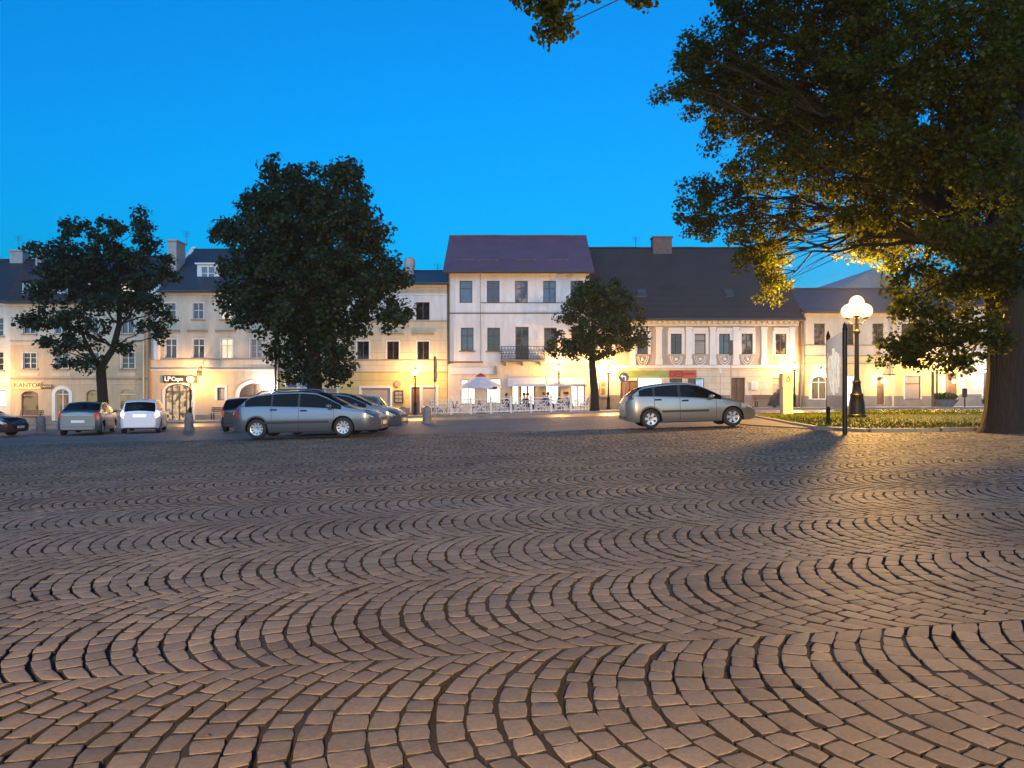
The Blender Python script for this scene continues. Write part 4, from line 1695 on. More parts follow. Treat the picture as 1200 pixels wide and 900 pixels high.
t, hh = post("traffic_sign", 856.5, 49.8, 399, "thin tall post with a dark edge-on sign at its top before the pilaster house", .03, "traffic sign")
mb = MB()
mb.bbox(-.03, .03, -.35, .35, hh - .95, hh, .01)
mb.build("sign_plate", mat("sign_back2", (.05, .05, .055), .5), t)
t, hh = post("thin_post", 844, 49.4, 432, "thin pale post with a slim white head standing behind the hatchback's bonnet", .025, "post")
mb = MB()
mb.lathe([(.03, hh - .35), (.08, hh - .3), (.09, hh), (.04, hh + .1), (.01, hh + .12)], 10)
mb.build("head", M_SIGNW, t, smooth=True)
post("thin_post", 938.4, 49.9, 416, "thin grey post at the corner pipe of the pilaster house", .035, "post")
post("wooden_post", 1093, 52.5, 436, "reddish wooden post under the leaves before the lemon house", .09, "post", mat("red_wood", (.22, .09, .035), .7, var=.2))

# post box
t, hh = post("post_box", 1130.5, 52.0, 461, "small dark box on a post under the leaves", .04, "post box", M_IRON)
mb = MB()
mb.bbox(-.13, .13, -.12, .12, hh - .25, hh + .35, .04)
mb.build("box", M_IRONB, t)

# cream pillar on the lawn's tip
x, Y = (921.5 - 600) * 34 / F, 34.0
zb = G(x, Y) + .05
zt = CAMZ - (448 - 460) * Y / F
M_PIL = mat("pillar_cream", (.55, .45, .31), .55, var=.1)
t = thing("info_pillar", (x, Y, zb), "square cream pillar with a round dark emblem at its top", "pillar")
mb = MB()
mb.bbox(-.225, .225, -.225, .225, 0, 1.28 * (zt - zb) / 1.5, .02)
mb.build("shaft", M_PIL, t)
mb = MB()
mb.bbox(-.245, .245, -.245, .245, 1.28 * (zt - zb) / 1.5 + .003, zt - zb + .4, .02)
hd = mb.build("head", M_PIL, t)
mb = MB()
ez = zt - zb + .10
mb.tube([(.10 * math.cos(a) * (1 - a / 14), -.252, ez + .12 * math.sin(a) * (1 - a / 14)) for a in np.linspace(.6, 7.4, 22)], .022, 5)
mb.tube([(-.04, -.252, ez + .06), (.0, -.252, ez + .20), (.03, -.252, ez + .10)], .02, 5)
mb.build("emblem", M_GREYF, hd)

# information board with two dark posts
A_, B_ = P(990, 507, 20), P(970.5, 494, 23.6)
za, zb2 = G(A_.x, A_.y), G(B_.x, B_.y) + .06
t = thing("info_board", (A_.x, A_.y, za), "tall glazed info board with pale glowing drawing between two dark posts", "info board")
o = Vector((A_.x, A_.y, za))
tpa, tpb = CAMZ + 77 * 20 / F, CAMZ + 68 * 23.6 / F
for (q, z0, z1) in ((A_, za, tpa), (B_, zb2, tpb)):
    mb = MB()
    mb.lathe([(.06, 0), (.06, z1 - z0 - .08), (.075, z1 - z0 - .07), (.05, z1 - z0), (.012, z1 - z0 + .12)], 12, Matrix.Translation(Vector((q.x, q.y, z0)) - o))
    mb.build("post", M_IRON, t, smooth=True)
d = Vector((B_.x - A_.x, B_.y - A_.y, 0))
Lp = d.length
ang = math.atan2(d.y, d.x)
Mb = Matrix.Rotation(ang, 4, "Z")
zlo, zhi = 1.17 - za, 3.2 - za
mb = MB()
mb.bbox(.09, Lp - .09, -.05, .05, zlo, zhi, .01, Mb)
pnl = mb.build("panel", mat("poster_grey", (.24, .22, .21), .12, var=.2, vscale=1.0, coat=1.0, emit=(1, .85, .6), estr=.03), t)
mb = MB()
rr_ = random.Random(5)
cx0, cz0 = Lp * .5, (zlo + zhi) / 2 + .05
for sgn in (-1, 1):
    mb.tube([(cx0 + sgn * (.30 + .75 * math.sin(a)), .058, cz0 - .62 + 1.05 * a / 3.14159) for a in np.linspace(0, 3.14, 16)], .03, 4)
    mb.tube([(cx0 + sgn * (.75 + .42 * math.cos(a)), .058, cz0 + .22 + .2 * math.sin(a)) for a in np.linspace(-.6, 3.9, 12)], .03, 4)
    mb.tube([(cx0 + sgn * .2, .058, cz0 - .4), (cx0 + sgn * .55, .058, cz0 - .1), (cx0 + sgn * .4, .058, cz0 + .2)], .025, 4)
mb.tube([(cx0, .058, cz0 - .7), (cx0 - .05, .058, cz0), (cx0 + .08, .058, cz0 + .62)], .035, 4)
for k in range(12):
    x_ = cx0 + rr_.uniform(-1.1, 1.1)
    z_ = cz0 + rr_.uniform(-.7, .3)
    mb.tube([(x_, .058, z_), (x_ + rr_.uniform(-.2, .2), .058, z_ + rr_.uniform(.1, .25))], .02, 4)
dr = MB()
dr.v, dr.f, dr.m = [tuple(Mb @ Vector(p)) for p in mb.v], mb.f, mb.m
dr.build("drawing", mat("glowing_strokes", (.72, .64, .52), .5, emit=(1, .85, .6), estr=.6), pnl)  # drawing given its own glow; lamp glare on the glass is put into it
# ------------------------------------------------------------------ bollards, benches, bins, planters
M_BOLL = mat("stone_bollard", (.17, .16, .16), .8, var=.25, vscale=5, bump=.3)
b0 = None
for px, Y, lab in ((48, 36.0, "stone bollard left of the silver saloon"), (221.5, 36.5, "stone bollard right of the white hatchback"),
                   (264.5, 37.0, "stone bollard hidden behind the tail of the dark hatchback"), (472, 37.5, "stone bollard at the nose of the parked estate cars"),
                   (500.5, 37.5, "stone bollard left of the cafe fence, at the edge-on signs")):
    x = (px - 600) * Y / F
    if b0 is None:
        b0 = thing("bollard", (0, 0, 0), lab, "bollard", "stone bollards along the square")
        mb = MB()
        mb.lathe([(.21, 0), (.215, .1), (.20, .6), (.185, .66), (.19, .68), (.16, .78), (.09, .84), (.01, .86)], 16)
        mb.build("shaft", M_BOLL, b0, smooth=True)
        mb = MB()
        mb.lathe([(.27, 0), (.27, .06), (.22, .09)], 16)
        mb.build("foot", M_BOLL, b0)
        o = b0
    else:
        o = copy_tree(b0)
        o["label"] = lab
    o.location = (x, Y, G(x, Y))

M_SLAT = mat("bench_wood", (.16, .085, .04), .6, var=.3, vscale=6, stretch=(1, 8, 8))
bench0 = None
for px, Y, w, lab in ((34.5, 54.6, 1.0, "park bench under the KANTOR shop window"), (260, 54.4, 1.0, "park bench under the small framed window of the peach house"),
                      (897, 54.5, 1.0, "park bench left of the cream pillar, before the pilaster house")):
    x = (px - 600) * Y / F
    if bench0 is None:
        bench0 = thing("bench", (0, 0, 0), lab, "bench", "benches along the houses")
        mb = MB()
        for k in range(4):
            mb.bbox(-.85, .85, -.25 + .12 * k, -.15 + .12 * k, .42, .46, .008)
        mb.build("seat", M_SLAT, bench0)
        mb = MB()
        for k in range(3):
            mb.bbox(-.85, .85, .25 + .03 * k, .28 + .03 * k, .55 + .12 * k, .64 + .12 * k, .008)
        mb.build("backrest", M_SLAT, bench0)
        for sx in (-.65, .65):
            mb = MB()
            mb.bbox(sx - .03, sx + .03, -.26, -.2, 0, .417, .01)
            mb.bbox(sx - .03, sx + .03, .16, .23, 0, .417, .01)
            mb.tube([(sx, .2, .40), (sx, .34, .88)], .025, 6)
            mb.build("leg", M_IRON, bench0)
        o = bench0
    else:
        o = copy_tree(bench0)
        o["label"] = lab
    o.location = (x, Y, G(x, Y) + WALK)


def bush(name, label, c, rx, rz, n, seed, m, cat="plant", leaf=.1):
    r = random.Random(seed)
    t = thing(name, c, label, cat)
    mb = MB()
    for i in range(n):
        a, u = r.uniform(0, 6.283), r.uniform(-1, 1)
        rad = r.random() ** .4
        p = Vector((rx * rad * math.cos(a) * math.sqrt(1 - u * u), rx * .7 * rad * math.sin(a) * math.sqrt(1 - u * u), rz * (1 + u * rad)))
        s = leaf * r.uniform(.6, 1.3)
        Mx = Matrix.Translation(p) @ Euler((r.uniform(-1, 1), r.uniform(-1, 1), r.uniform(0, 6.28))).to_matrix().to_4x4()
        mb.add([(-s, 0, 0), (0, -s * .6, .02), (s, 0, 0), (0, s * .6, .02)], [(0, 1, 2, 3)], Mx)
    mb.build("foliage", m, t, flip_fix=False)
    mb = MB()
    for k in range(7):
        mb.tube([(0, 0, 0), (r.uniform(-.4, .4) * rx, r.uniform(-.3, .3) * rx, rz * 1.1), (r.uniform(-.7, .7) * rx, r.uniform(-.5, .5) * rx, rz * 1.7)], .012, 4)
    mb.build("stems", M_SLAT, t)
    return t


M_BUSH = mat("bush_leaf", (.06, .085, .025), .6, var=.4)
x = (1107 - 600) * 52.8 / F
zb = G(x, 52.8) + WALK
t = thing("planter", (x, 52.8, zb), "long low stone planter under the leaves before the lemon house", "planter")
mb = MB()
mb.lathe([(.55, 0), (.62, .1), (.9, .42), (.95, .5), (.85, .5), (.8, .42)], 20, Matrix.Scale(1.0, 4) @ Matrix.Diagonal((1, .6, 1, 1)))
mb.build("bowl", M_BOLL, t, smooth=True)
bush("planter_shrub", "low flowering shrub filling the stone planter", (x, 52.8, zb + .42), .85, .28, 500, 3, M_BUSH)
x = (1158 - 600) * 53.5 / F
bush("shrub", "small dark shrub by the narrow doorway left of the big trunk", (x, 53.5, G(x, 53.5) + WALK), .42, .42, 350, 5, M_BUSH)
x = (826 - 600) * 54.6 / F
bush("shrub", "small dark potted shrub at the foot of the wall behind the hatchback", (x, 54.6, G(x, 54.6) + WALK), .3, .4, 250, 6, M_BUSH)

x = (914 - 600) * 53.6 / F
t = thing("litter_bin", (x, 53.6, G(x, 53.6) + WALK), "large dark grey container behind the cream pillar", "container")
mb = MB()
mb.prism([(-.75, .12), (.70, .12), (.70, 1.05), (.1, 1.25), (-.3, 1.0)], .9, Matrix.Translation((0, -.45, 0)))
mb.build("body", mat("bin_grey", (.03, .028, .028), .5, var=.2), t)
mb = MB()
mb.bbox(-.1, .72, -.48, .48, 1.2, 1.26, .015, Matrix.Rotation(R(-18) * 0, 4, "Y"))
mb.build("lid", M_GREYF, t)
for sx in (-.55, .55):
    mb = MB()
    mb.lathe([(.11, -.03), (.11, .03)], 12, Matrix.Translation((sx, -.4, .11)) @ Matrix.Rotation(R(90), 4, "X"))
    mb.build("wheel", M_IRON, t)

# ------------------------------------------------------------------ cafe terrace
M_WMETAL = mat("white_metal", (.74, .74, .76), .45)
fence0 = None
fx0, fx1 = 505.0, 693.0
FYC = 52.0
nF = 8
names = ["leftmost white cafe fence panel, beside the edge-on signs", "second white fence panel from the left, left of the parasol", "white fence panel under the parasol's left half",
         "white fence panel under the parasol's right half", "white fence panel below the left part of the awning", "white fence panel before the seated guests, below the awning's middle",
         "white fence panel before the lit third window", "rightmost white cafe fence panel, next to the small tree"]
wF = (fx1 - fx0) / nF * FYC / F
for i in range(nF):
    pc = fx0 + (fx1 - fx0) * (i + .5) / nF
    x = (pc - 600) * FYC / F
    if fence0 is None:
        fence0 = thing("fence_panel", (0, 0, 0), names[0], "fence panel", "white fence panels round the cafe terrace")
        a = wF / 2 - .03
        mb = MB()
        for (z) in (.10, .96):
            mb.box(-a + .034, a - .034, -.02, .02, z, z + .06)
        mb.box(-a + .034, a - .034, -.01, .01, .78, .81)
        mb.build("rail", M_WMETAL, fence0)
        for s in (-1, 1):
            mb = MB()
            mb.bbox(s * a - .032, s * a + .032, -.032, .032, 0, 1.06, .01)
            mb.lathe([(.03, 1.06), (.04, 1.1), (.01, 1.14)], 8, Matrix.Translation((s * a, 0, 0)))
            mb.build("post", M_WMETAL, fence0)
        mb = MB()
        for k in range(9):
            x_ = -a + .06 + (2 * a - .12) * k / 8
            mb.tube([(x_, 0, .14), (x_, 0, .78)], .009, 4)
        for s in (-1, 1):
            mb.tube([(s * .35, .0, .16), (s * .12, 0, .45), (s * .35, 0, .76)], .03, 5)
            mb.tube([(s * (.17 + .0) + .13 * math.cos(t_), 0, .46 + .13 * math.sin(t_)) for t_ in np.linspace(0, 6.283, 11)], .027, 5)
            mb.tube([(s * .55, 0, .14), (s * .30, 0, .46), (s * .55, 0, .78)], .016, 5)
        mb.sphere((0, 0, .46), .08, 8, 6)
        mb.build("scrollwork", M_WMETAL, fence0)
        o = fence0
    else:
        o = copy_tree(fence0)
        o["label"] = names[i]
    o.location = (x, FYC, G(x, FYC) + WALK)
    slope = math.atan((G(x + .6, FYC) - G(x - .6, FYC)) / 1.2)
    o.rotation_euler = (0, -slope, 0)

# parasol
pc = P(563.5, 470, 53.4)
gz = G(pc.x, 53.4) + WALK
t = thing("parasol", (pc.x, 53.4, gz), "white cafe parasol with red top cap and dark valance tag", "parasol")
zt_, ze_ = CAMZ + 21 * 53.4 / F - gz, CAMZ + 8.5 * 53.4 / F - gz
mb = MB()
mb.lathe([(.022, 0), (.022, zt_ - .02)], 8)
mb.build("pole", M_WMETAL, t)
mb = MB()
mb.lathe([(.32, 0), (.32, .06), (.06, .1)], 14)
mb.build("base", M_BOLL, t)
ng = 8
mb = MB()
Rp = 1.42
ringn = 6
vs = []
for k in range(ringn + 1):
    q = .22 + .78 * k / ringn
    for i in range(ng * 4):
        a = 2 * math.pi * i / (ng * 4)
        sag = .07 * q * abs(math.sin(a * ng / 2))
        vs.append((Rp * q * math.cos(a), Rp * q * math.sin(a), zt_ - (zt_ - ze_) * q ** .9 - sag))
m_ = ng * 4
for i in range(m_):
    x_, y_, z_ = vs[ringn * m_ + i]
    vs.append((x_ * 1.0, y_ * 1.0, z_ - .17))
fs = [(k * m_ + i, k * m_ + (i + 1) % m_, (k + 1) * m_ + (i + 1) % m_, (k + 1) * m_ + i) for k in range(ringn + 1) for i in range(m_)]
mb.add(vs, fs)
can = mb.build("canopy", mat("parasol_cloth", (.62, .62, .68), .8, var=.05), t, smooth=False)
mb = MB()
mb.lathe([(.40, zt_ - .14), (.30, zt_ - .05), (.12, zt_ + .06), (.02, zt_ + .12)], 16)
mb.build("top_cap", mat("parasol_red", (.45, .07, .03), .7), t, smooth=True)
mb = MB()
mb.bbox(.55, 1.15, -1.12, -1.09, ze_ - .30, ze_ - .10, .005)
mb.build("tag", mat("tag_dark", (.10, .04, .06), .6), can)

# awnings over the cafe front
M_AWN = mat("awning_cloth", (.62, .64, .72), .75, var=.06)


def awning(pxa, pxb, label):
    xa, xb = fx(pxa), fx(pxb)
    c = Vector(((xa + xb) / 2, FY, fz(441.5)))
    w = (xb - xa) / 2
    t = thing("awning", c, label, "awning", "awnings over the cafe front")
    drop = fz(441.5) - (CAMZ - (450.2 - 460) * 54.2 / F)
    mb = MB()
    n = 10
    vs = []
    for k in range(n + 1):
        q = k / n
        vs += [(-w, -1.8 * q, -drop * q - .05 * math.sin(q * 3.14)), (w, -1.8 * q, -drop * q - .05 * math.sin(q * 3.14))]
    vs += [(-w, -1.81, -drop - .16), (w, -1.81, -drop - .16)]
    fs = [(2 * k, 2 * k + 1, 2 * k + 3, 2 * k + 2) for k in range(n + 1)]
    mb.add(vs, fs)
    mb.build("cloth", M_AWN, t, flip_fix=False)
    mb = MB()
    mb.bbox(-w, w, -.14, -.001, .003, .16, .02)
    mb.build("cassette", M_PIPEW, t)
    for s in (-w + .15, w - .15):
        mb = MB()
        mb.tube([(s, -.05, -.15), (s, -.9, -drop * .45 - .22), (s, -1.75, -drop - .05)], .025, 6)
        mb.build("arm", M_STEEL, t)
    return t


awning(595, 639, "left pale blue awning half over the cafe door")
awning(640, 685, "right pale blue awning half, its end under the small tree")
t, hh = post("awning_post", 684.5, 54.0, 447, "thin dark post carrying the right end of the awning", .03, "post", M_GREYF)

# tables and chairs
table0 = chair0 = None
spots = []
for i, (px, Y) in enumerate(((520, 53.3), (546, 53.6), (578, 53.2), (604, 53.5), (628, 53.6), (652, 53.4), (674, 53.5))):
    x = (px - 600) * Y / F
    if table0 is None:
        table0 = thing("cafe_table", (0, 0, 0), "round white cafe table behind the white fence", "table", "cafe tables on the terrace")
        mb = MB()
        mb.lathe([(.02, .72), (.36, .72), (.38, .735), (.36, .75), (.02, .75)], 18)
        mb.build("tabletop", M_WMETAL, table0)
        mb = MB()
        mb.lathe([(.03, .03), (.03, .717)], 8)
        for k in range(3):
            a = k * 2.094
            mb.tube([(0, 0, .12), (.15 * math.cos(a), .15 * math.sin(a), .08), (.3 * math.cos(a), .3 * math.sin(a), .015)], .018, 5)
        mb.build("leg", M_WMETAL, table0)
        o = table0
    else:
        o = copy_tree(table0)
    o.location = (x, Y, G(x, Y) + WALK)
    for s in (-1, 1):
        if chair0 is None:
            chair0 = thing("cafe_chair", (0, 0, 0), "dark woven cafe chair at a table behind the white fence", "chair", "cafe chairs on the terrace")
            M_WICK = mat("dark_wicker", (.10, .075, .055), .7, var=.3, vscale=20)
            mb = MB()
            mb.bbox(-.23, .23, -.22, .22, .42, .47, .02)
            mb.build("seat", M_WICK, chair0)
            mb = MB()
            pts = [(-.23 + .46 * k / 6, .20 + .05 * math.sin(3.14 * k / 6)) for k in range(7)]
            vs = [(x_, y_, .472) for x_, y_ in pts] + [(x_ * .95, y_ + .08, .86 + .04 * math.sin(3.14 * k / 6)) for k, (x_, y_) in enumerate(pts)]
            vs += [(x_, y_ + .025, z_) for x_, y_, z_ in vs]
            fs = [(k, k + 1, k + 8, k + 7) for k in range(6)] + [(14 + k, 14 + k + 7, 14 + k + 8, 14 + k + 1) for k in range(6)] + [(7 + k, 8 + k, 22 + k, 21 + k) for k in range(6)] + [(0, 7, 21, 14), (6, 20, 27, 13)]
            mb.add(vs, fs)
            mb.build("backrest", M_WICK, chair0)
            for sx, sy in ((-.2, -.19), (.2, -.19), (-.2, .19), (.2, .19)):
                mb = MB()
                mb.tube([(sx, sy, .42), (sx * 1.08, sy * 1.1, 0)], .016, 5)
                mb.build("leg", M_GREYF, chair0)
            oc = chair0
        else:
            oc = copy_tree(chair0)
        cxp = x + s * .62
        oc.location = (cxp, Y + .05, G(cxp, Y) + WALK)
        oc.rotation_euler = (0, 0, R(-90 * s) + random.uniform(-.2, .2))   # back away from the table
        spots.append((cxp, Y + .05, s))


# ------------------------------------------------------------------ seated guests
def skin_body(name, verts, edges, radii, m, parent, root=0, sub=2):
    me = bpy.data.meshes.new(name)
    bm = bmesh.new()
    lay = bm.verts.layers.skin.verify()
    vs = []
    for i, (p, r) in enumerate(zip(verts, radii)):
        v = bm.verts.new(p)
        rr = r if hasattr(r, "__len__") else (r, r)
        v[lay].radius = rr
        v[lay].use_root = (i == root)
        vs.append(v)
    for a, b in edges:
        bm.edges.new((vs[a], vs[b]))
    bm.to_mesh(me)
    bm.free()
    me.materials.append(m)
    o = bpy.data.objects.new(name, me)
    COL.objects.link(o)
    o.parent = parent
    s = o.modifiers.new("skin", "SKIN")
    s.use_smooth_shade = True
    ss = o.modifiers.new("sub", "SUBSURF")
    ss.levels = ss.render_levels = sub
    return o


M_SKIN = mat("skin", (.48, .27, .18), .55)
M_HAIR = [mat("hair_dark", (.02, .014, .01), .6), mat("hair_brown", (.07, .035, .018), .6)]
guests = [(4 * 0 + 6, "person in a dark jacket seated under the awning's left end", (.03, .03, .04), 0),
          (7, "person in a brown top seated facing left, before the cafe door", (.14, .08, .05), 1),
          (8, "person in a black top seated at the table before the cafe's brown door", (.02, .02, .02), 0),
          (9, "person in a navy shirt seated right of the cafe door, back to the lit window", (.03, .04, .09), 1),
          (10, "person in a grey jumper seated left in front of the third lit window", (.14, .14, .15), 0),
          (11, "person in a white shirt seated right in front of the third lit window", (.5, .48, .45), 1),
          (12, "person in a red top seated alone near the right end of the fence", (.25, .06, .04), 0)]
for gi, lab, colr, hi in guests:
    x, Y, s = spots[gi]
    gz = G(x, Y) + WALK
    lean = random.uniform(-.03, .05)
    t = thing("person", (x, Y, gz), lab, "person", None, rz=R(-90 * s))      # faces local -y, towards the table
    # local frame: facing -y
    V = [(0, .02, .52), (0, .03, .78), (0, .02 - lean, .98), (0, -.01 - lean, 1.10), (0, -.04 - lean, 1.20), (0, -.05 - lean, 1.31),
         (-.19, .0, 1.0), (-.24, -.1, .78), (-.17, -.33, .79), (-.15, -.42, .80), (.19, .0, 1.0), (.24, -.1, .78), (.17, -.33, .79), (.15, -.42, .80),
         (-.10, -.02, .52), (-.12, -.42, .53), (-.12, -.44, .10), (-.12, -.58, .05), (.10, -.02, .52), (.12, -.42, .53), (.12, -.44, .10), (.12, -.58, .05), (0, -.155 - lean, 1.215)]
    E_ = [(0, 1), (1, 2), (2, 3), (3, 4), (4, 5), (2, 6), (6, 7), (7, 8), (8, 9), (2, 10), (10, 11), (11, 12), (12, 13), (0, 14), (14, 15), (15, 16), (16, 17), (0, 18), (18, 19), (19, 20), (20, 21), (4, 22)]
    rad = [(.14, .10), (.13, .09), (.13, .085), .05, .085, .07, .055, .042, .032, .035, .055, .042, .032, .035, .08, .06, .045, .035, .08, .06, .045, .035, .02]
    body = skin_body("body", V, E_, rad, M_SKIN, t)
    mc = mat("clothing", colr, .85, var=.1)
    top = skin_body("shirt", [V[i] for i in (0, 1, 2, 6, 7, 8, 10, 11, 12)], [(0, 1), (1, 2), (2, 3), (3, 4), (4, 5), (2, 6), (6, 7), (7, 8)],
                    [(.165, .125), (.155, .11), (.155, .105), .075, .058, .046, .075, .058, .046], mc, t)
    trou = skin_body("trousers", [V[i] for i in (0, 14, 15, 16, 18, 19, 20)], [(0, 1), (1, 2), (2, 3), (0, 4), (4, 5), (5, 6)],
                     [(.15, .12), .10, .078, .06, .10, .078, .06], mat("denim", (.04, .05, .09), .85), t)
    mb = MB()
    mb.sphere((0, -.03 - lean, 1.265), .108, 12, 8, 1.0)
    mb.v = [(a, b + (.03 if c < 1.25 else 0), c) for a, b, c in mb.v]
    mb.build("hair", M_HAIR[hi], t, smooth=True)
# ------------------------------------------------------------------ cars
M_TYRE = mat("tyre_rubber", (.014, .014, .014), .75)
M_RIM = mat("alloy", (.50, .50, .52), .3, metal=.85)
M_CGLASS = mat("car_glass", (.004, .005, .007), .05, spec=.10)
M_CGLASS2 = mat("car_glass_grey", (.02, .02, .02), .06, spec=.3)
M_BLACKP = mat("black_plastic", (.016, .016, .017), .5)
M_CHROME = mat("chrome", (.6, .6, .6), .15, metal=1)
M_HEADL = mat("headlight_glass", (.45, .46, .48), .08, spec=.7, coat=1)
M_TAILOFF = mat("tail_light_red", (.20, .012, .015), .12, coat=1)
M_TAILON = mat("tail_light_on", (.5, .05, .05), .2, emit=(1, .42, .40), estr=6)
M_TAILDIM = mat("tail_light_glint", (.4, .02, .02), .2, emit=(1, .12, .08), estr=.25)
M_PLATE = mat("number_plate_white", (.7, .7, .68), .4)
M_PLATEON = mat("number_plate_lit", (.7, .7, .68), .4, emit=(1, .96, .9), estr=1.6)
M_REV = mat("reverse_light", (.8, .8, .8), .2, emit=(1, .97, .95), estr=3)


def paint(name, col, rough=.28, metal=.55):
    m = mat(name, col, rough, metal=metal, coat=1.0)
    return m


def smooth_interp(xs, pts, k=.10):
    px, pz = np.array([p[0] for p in pts], float), np.array([p[1] for p in pts], float)
    off = np.linspace(-k, k, 9)
    return np.mean([np.interp(xs + o, px, pz) for o in off], 0)


def car(name, label, loc, rz, L, W, top, belt, wheels, wr, pm, screen, rear, wins, seams=(), sill=.20, group="parked cars on the square", rim=M_RIM, tail=M_TAILOFF,
        plate=M_PLATE, strip=None, handles=(), rails=False, spokes=9, rear_plate_z=.75, tail_z=(.66, .92), head_z=(.58, .74), mirror=True, rearwipe=False, strip_z=.52, glass=M_CGLASS, crown=.05):
    """x runs from the tail (0) to the nose (L); y to the car's left; z up"""
    xr, xf = wheels
    st = set(np.round(np.arange(.12, L - .12, .045), 4)) | set(np.round(np.linspace(0, .12, 7), 4)) | set(np.round(np.linspace(L - .12, L, 7), 4))
    for s in seams:
        st |= {s - .007, s + .007}
    for a, b in wins:
        st |= {a, b}
    ra = wr + .042
    for c in (xr, xf):
        st |= set(np.round(c + ra * np.sin(np.linspace(-1.5, 1.5, 17)), 4))
    xs = np.array(sorted(st))
    xs = xs[np.concatenate([[True], np.diff(xs) > 1e-3])]
    zt = smooth_interp(xs, top, .05)
    zb = np.minimum(smooth_interp(xs, belt, .08), zt - .012)
    e0, e1 = xs, L - xs
    plan = 1 - .22 * np.clip(1 - e0 / .42, 0, 1) ** 2.4 - .30 * np.clip(1 - e1 / .62, 0, 1) ** 2.2
    plan *= 1 - .025 * np.clip(1 - e0 / 1.6, 0, 1) - .03 * np.clip(1 - e1 / 1.6, 0, 1)
    hw = W / 2 * plan
    zl = np.full_like(xs, sill)
    zl += .07 * np.clip(1 - e0 / .25, 0, 1) + .04 * np.clip(1 - e1 / .3, 0, 1)
    for c in (xr, xf):
        d = np.abs(xs - c)
        arch = np.where(d < ra, wr + np.sqrt(np.maximum(ra * ra - d * d, 0)), 0)
        zl = np.maximum(zl, arch)
    zl = np.minimum(zl, zb - .03)
    low_s = [0, .06, .22, .40, .58, .76, .92, 1.0]
    gh_s = [.06, .36, .66, .93, 1.0]
    rf = [.94, .62, .30, 0]
    sec = []
    for i, x in enumerate(xs):
        row = []
        for s in low_s:
            z = zl[i] + s * (zb[i] - zl[i])
            b = ((z - .56) / .5)
            y = hw[i] * (1 - .10 * b * b if b < 0 else 1 - .075 * b * b)
            if s == 0:
                y -= .012
            row.append((y, z))
        yb = row[-1][0]
        gh = zt[i] - zb[i]
        cr = min(crown, gh * .35)
        zs = zt[i] - cr
        yr = yb - .36 * max(0, zs - zb[i]) - .02
        for s in gh_s:
            z = zb[i] + s * (zs - zb[i])
            y = yb - .012 + (yr - yb + .012) * (s ** 1.08)
            row.append((y, z))
        for f in rf:
            row.append((yr * f, zs + cr * (1 - f * f)))
        sec.append(row)
    n, m = len(xs), len(sec[0])
    nl, ng = len(low_s), len(gh_s)
    t = thing(name, loc, label, "car", group, rz)
    parts = {k: [] for k in ("body", "seam", "windscreen", "rear_window", "wl", "wr", "headl", "headr", "taill", "tailr")}

    def cls(i, j, side):
        xm = (xs[i] + xs[i + 1]) / 2
        zm = sum(sec[a][b][1] for a in (i, i + 1) for b in (j, j + 1)) / 4
        ghm = ((zt[i] - zb[i]) + (zt[i + 1] - zb[i + 1])) / 2
        if j < nl - 1:
            if any(abs(xm - s) < .006 for s in seams) and j >= 1:
                return "seam"
            if L - .52 < xm < L - .06 and head_z[0] < zm < head_z[1]:
                return "head" + side
            if xm < .26 and tail_z[0] < zm < tail_z[1]:
                return "tail" + side
        elif nl - 1 <= j < nl + ng - 1:
            if xm < .22 and tail_z[0] < zm < tail_z[1]:
                return "tail" + side
            s = j - (nl - 1)
            if 1 <= s <= 3 and ghm > .07 and any(a < xm < b for a, b in wins):
                return "w" + side
            if 1 <= s <= 3 and ghm > .07 and wins[0][0] < xm < wins[-1][1]:
                return "seam"
        else:
            if j >= nl + ng - 1 + 1 - 1 and screen[0] < xm < screen[1] and j >= nl + ng - 0:
                return "windscreen"
            if rear[0] < xm < rear[1] and j >= nl + ng - 0:
                return "rear_window"
        return "body"
    verts = []
    for i in range(n):
        for side in (1, -1):
            for y, z in sec[i]:
                verts.append((xs[i], y * side, z))
    idx = lambda i, side, j: i * 2 * m + (0 if side == 1 else m) + j
    for i in range(n - 1):
        for side, nm in ((1, "l"), (-1, "r")):
            for j in range(m - 1):
                q = (idx(i, side, j), idx(i + 1, side, j), idx(i + 1, side, j + 1), idx(i, side, j + 1))
                if side == 1:
                    q = q[::-1]
                parts[cls(i, j, nm)].append(q)
    # end caps
    for i, fl in ((0, 0), (n - 1, 1)):
        loop = [idx(i, 1, j) for j in range(m)] + [idx(i, -1, j) for j in range(m - 2, -1, -1)]
        # strips across keep it flat
        for j in range(m - 1):
            q = (idx(i, 1, j), idx(i, 1, j + 1), idx(i, -1, j + 1), idx(i, -1, j))
            parts["body"].append(q if fl == 0 else q[::-1])

    def mk(key, nm, mats, mi=None):
        fs = parts[key] if isinstance(key, str) else sum((parts[k] for k in key), [])
        if not fs:
            return None
        used = sorted({v for f in fs for v in f})
        mp = {v: k for k, v in enumerate(used)}
        mb = MB()
        mb.v = [verts[v] for v in used]
        mb.f = [tuple(mp[v] for v in f) for f in fs]
        mb.m = [0] * len(fs)
        if key == ("body", "seam"):
            mb.m = [0] * len(parts["body"]) + [1] * len(parts["seam"])
        return mb.build(nm, mats, t, smooth=True, flip_fix=False)
    body = mk(("body", "seam"), "body", [pm, M_BLACKP])
    mk("windscreen", "windscreen", glass)
    mk("rear_window", "rear_window", glass)
    mk("wl", "side_windows", glass)
    mk("wr", "side_windows", glass)
    for k in ("headl", "headr"):
        mk(k, "headlight", M_HEADL)
    for k in ("taill", "tailr"):
        mk(k, "tail_light", tail)
    # underbody and wheel wells
    mb = MB()
    ye = W / 2 * .86
    mb.box(xr + ra, xf - ra, -ye, ye, .17, sill + .06)
    mb.box(.12, xr - ra, -ye * .92, ye * .92, sill + .03, sill + .14)
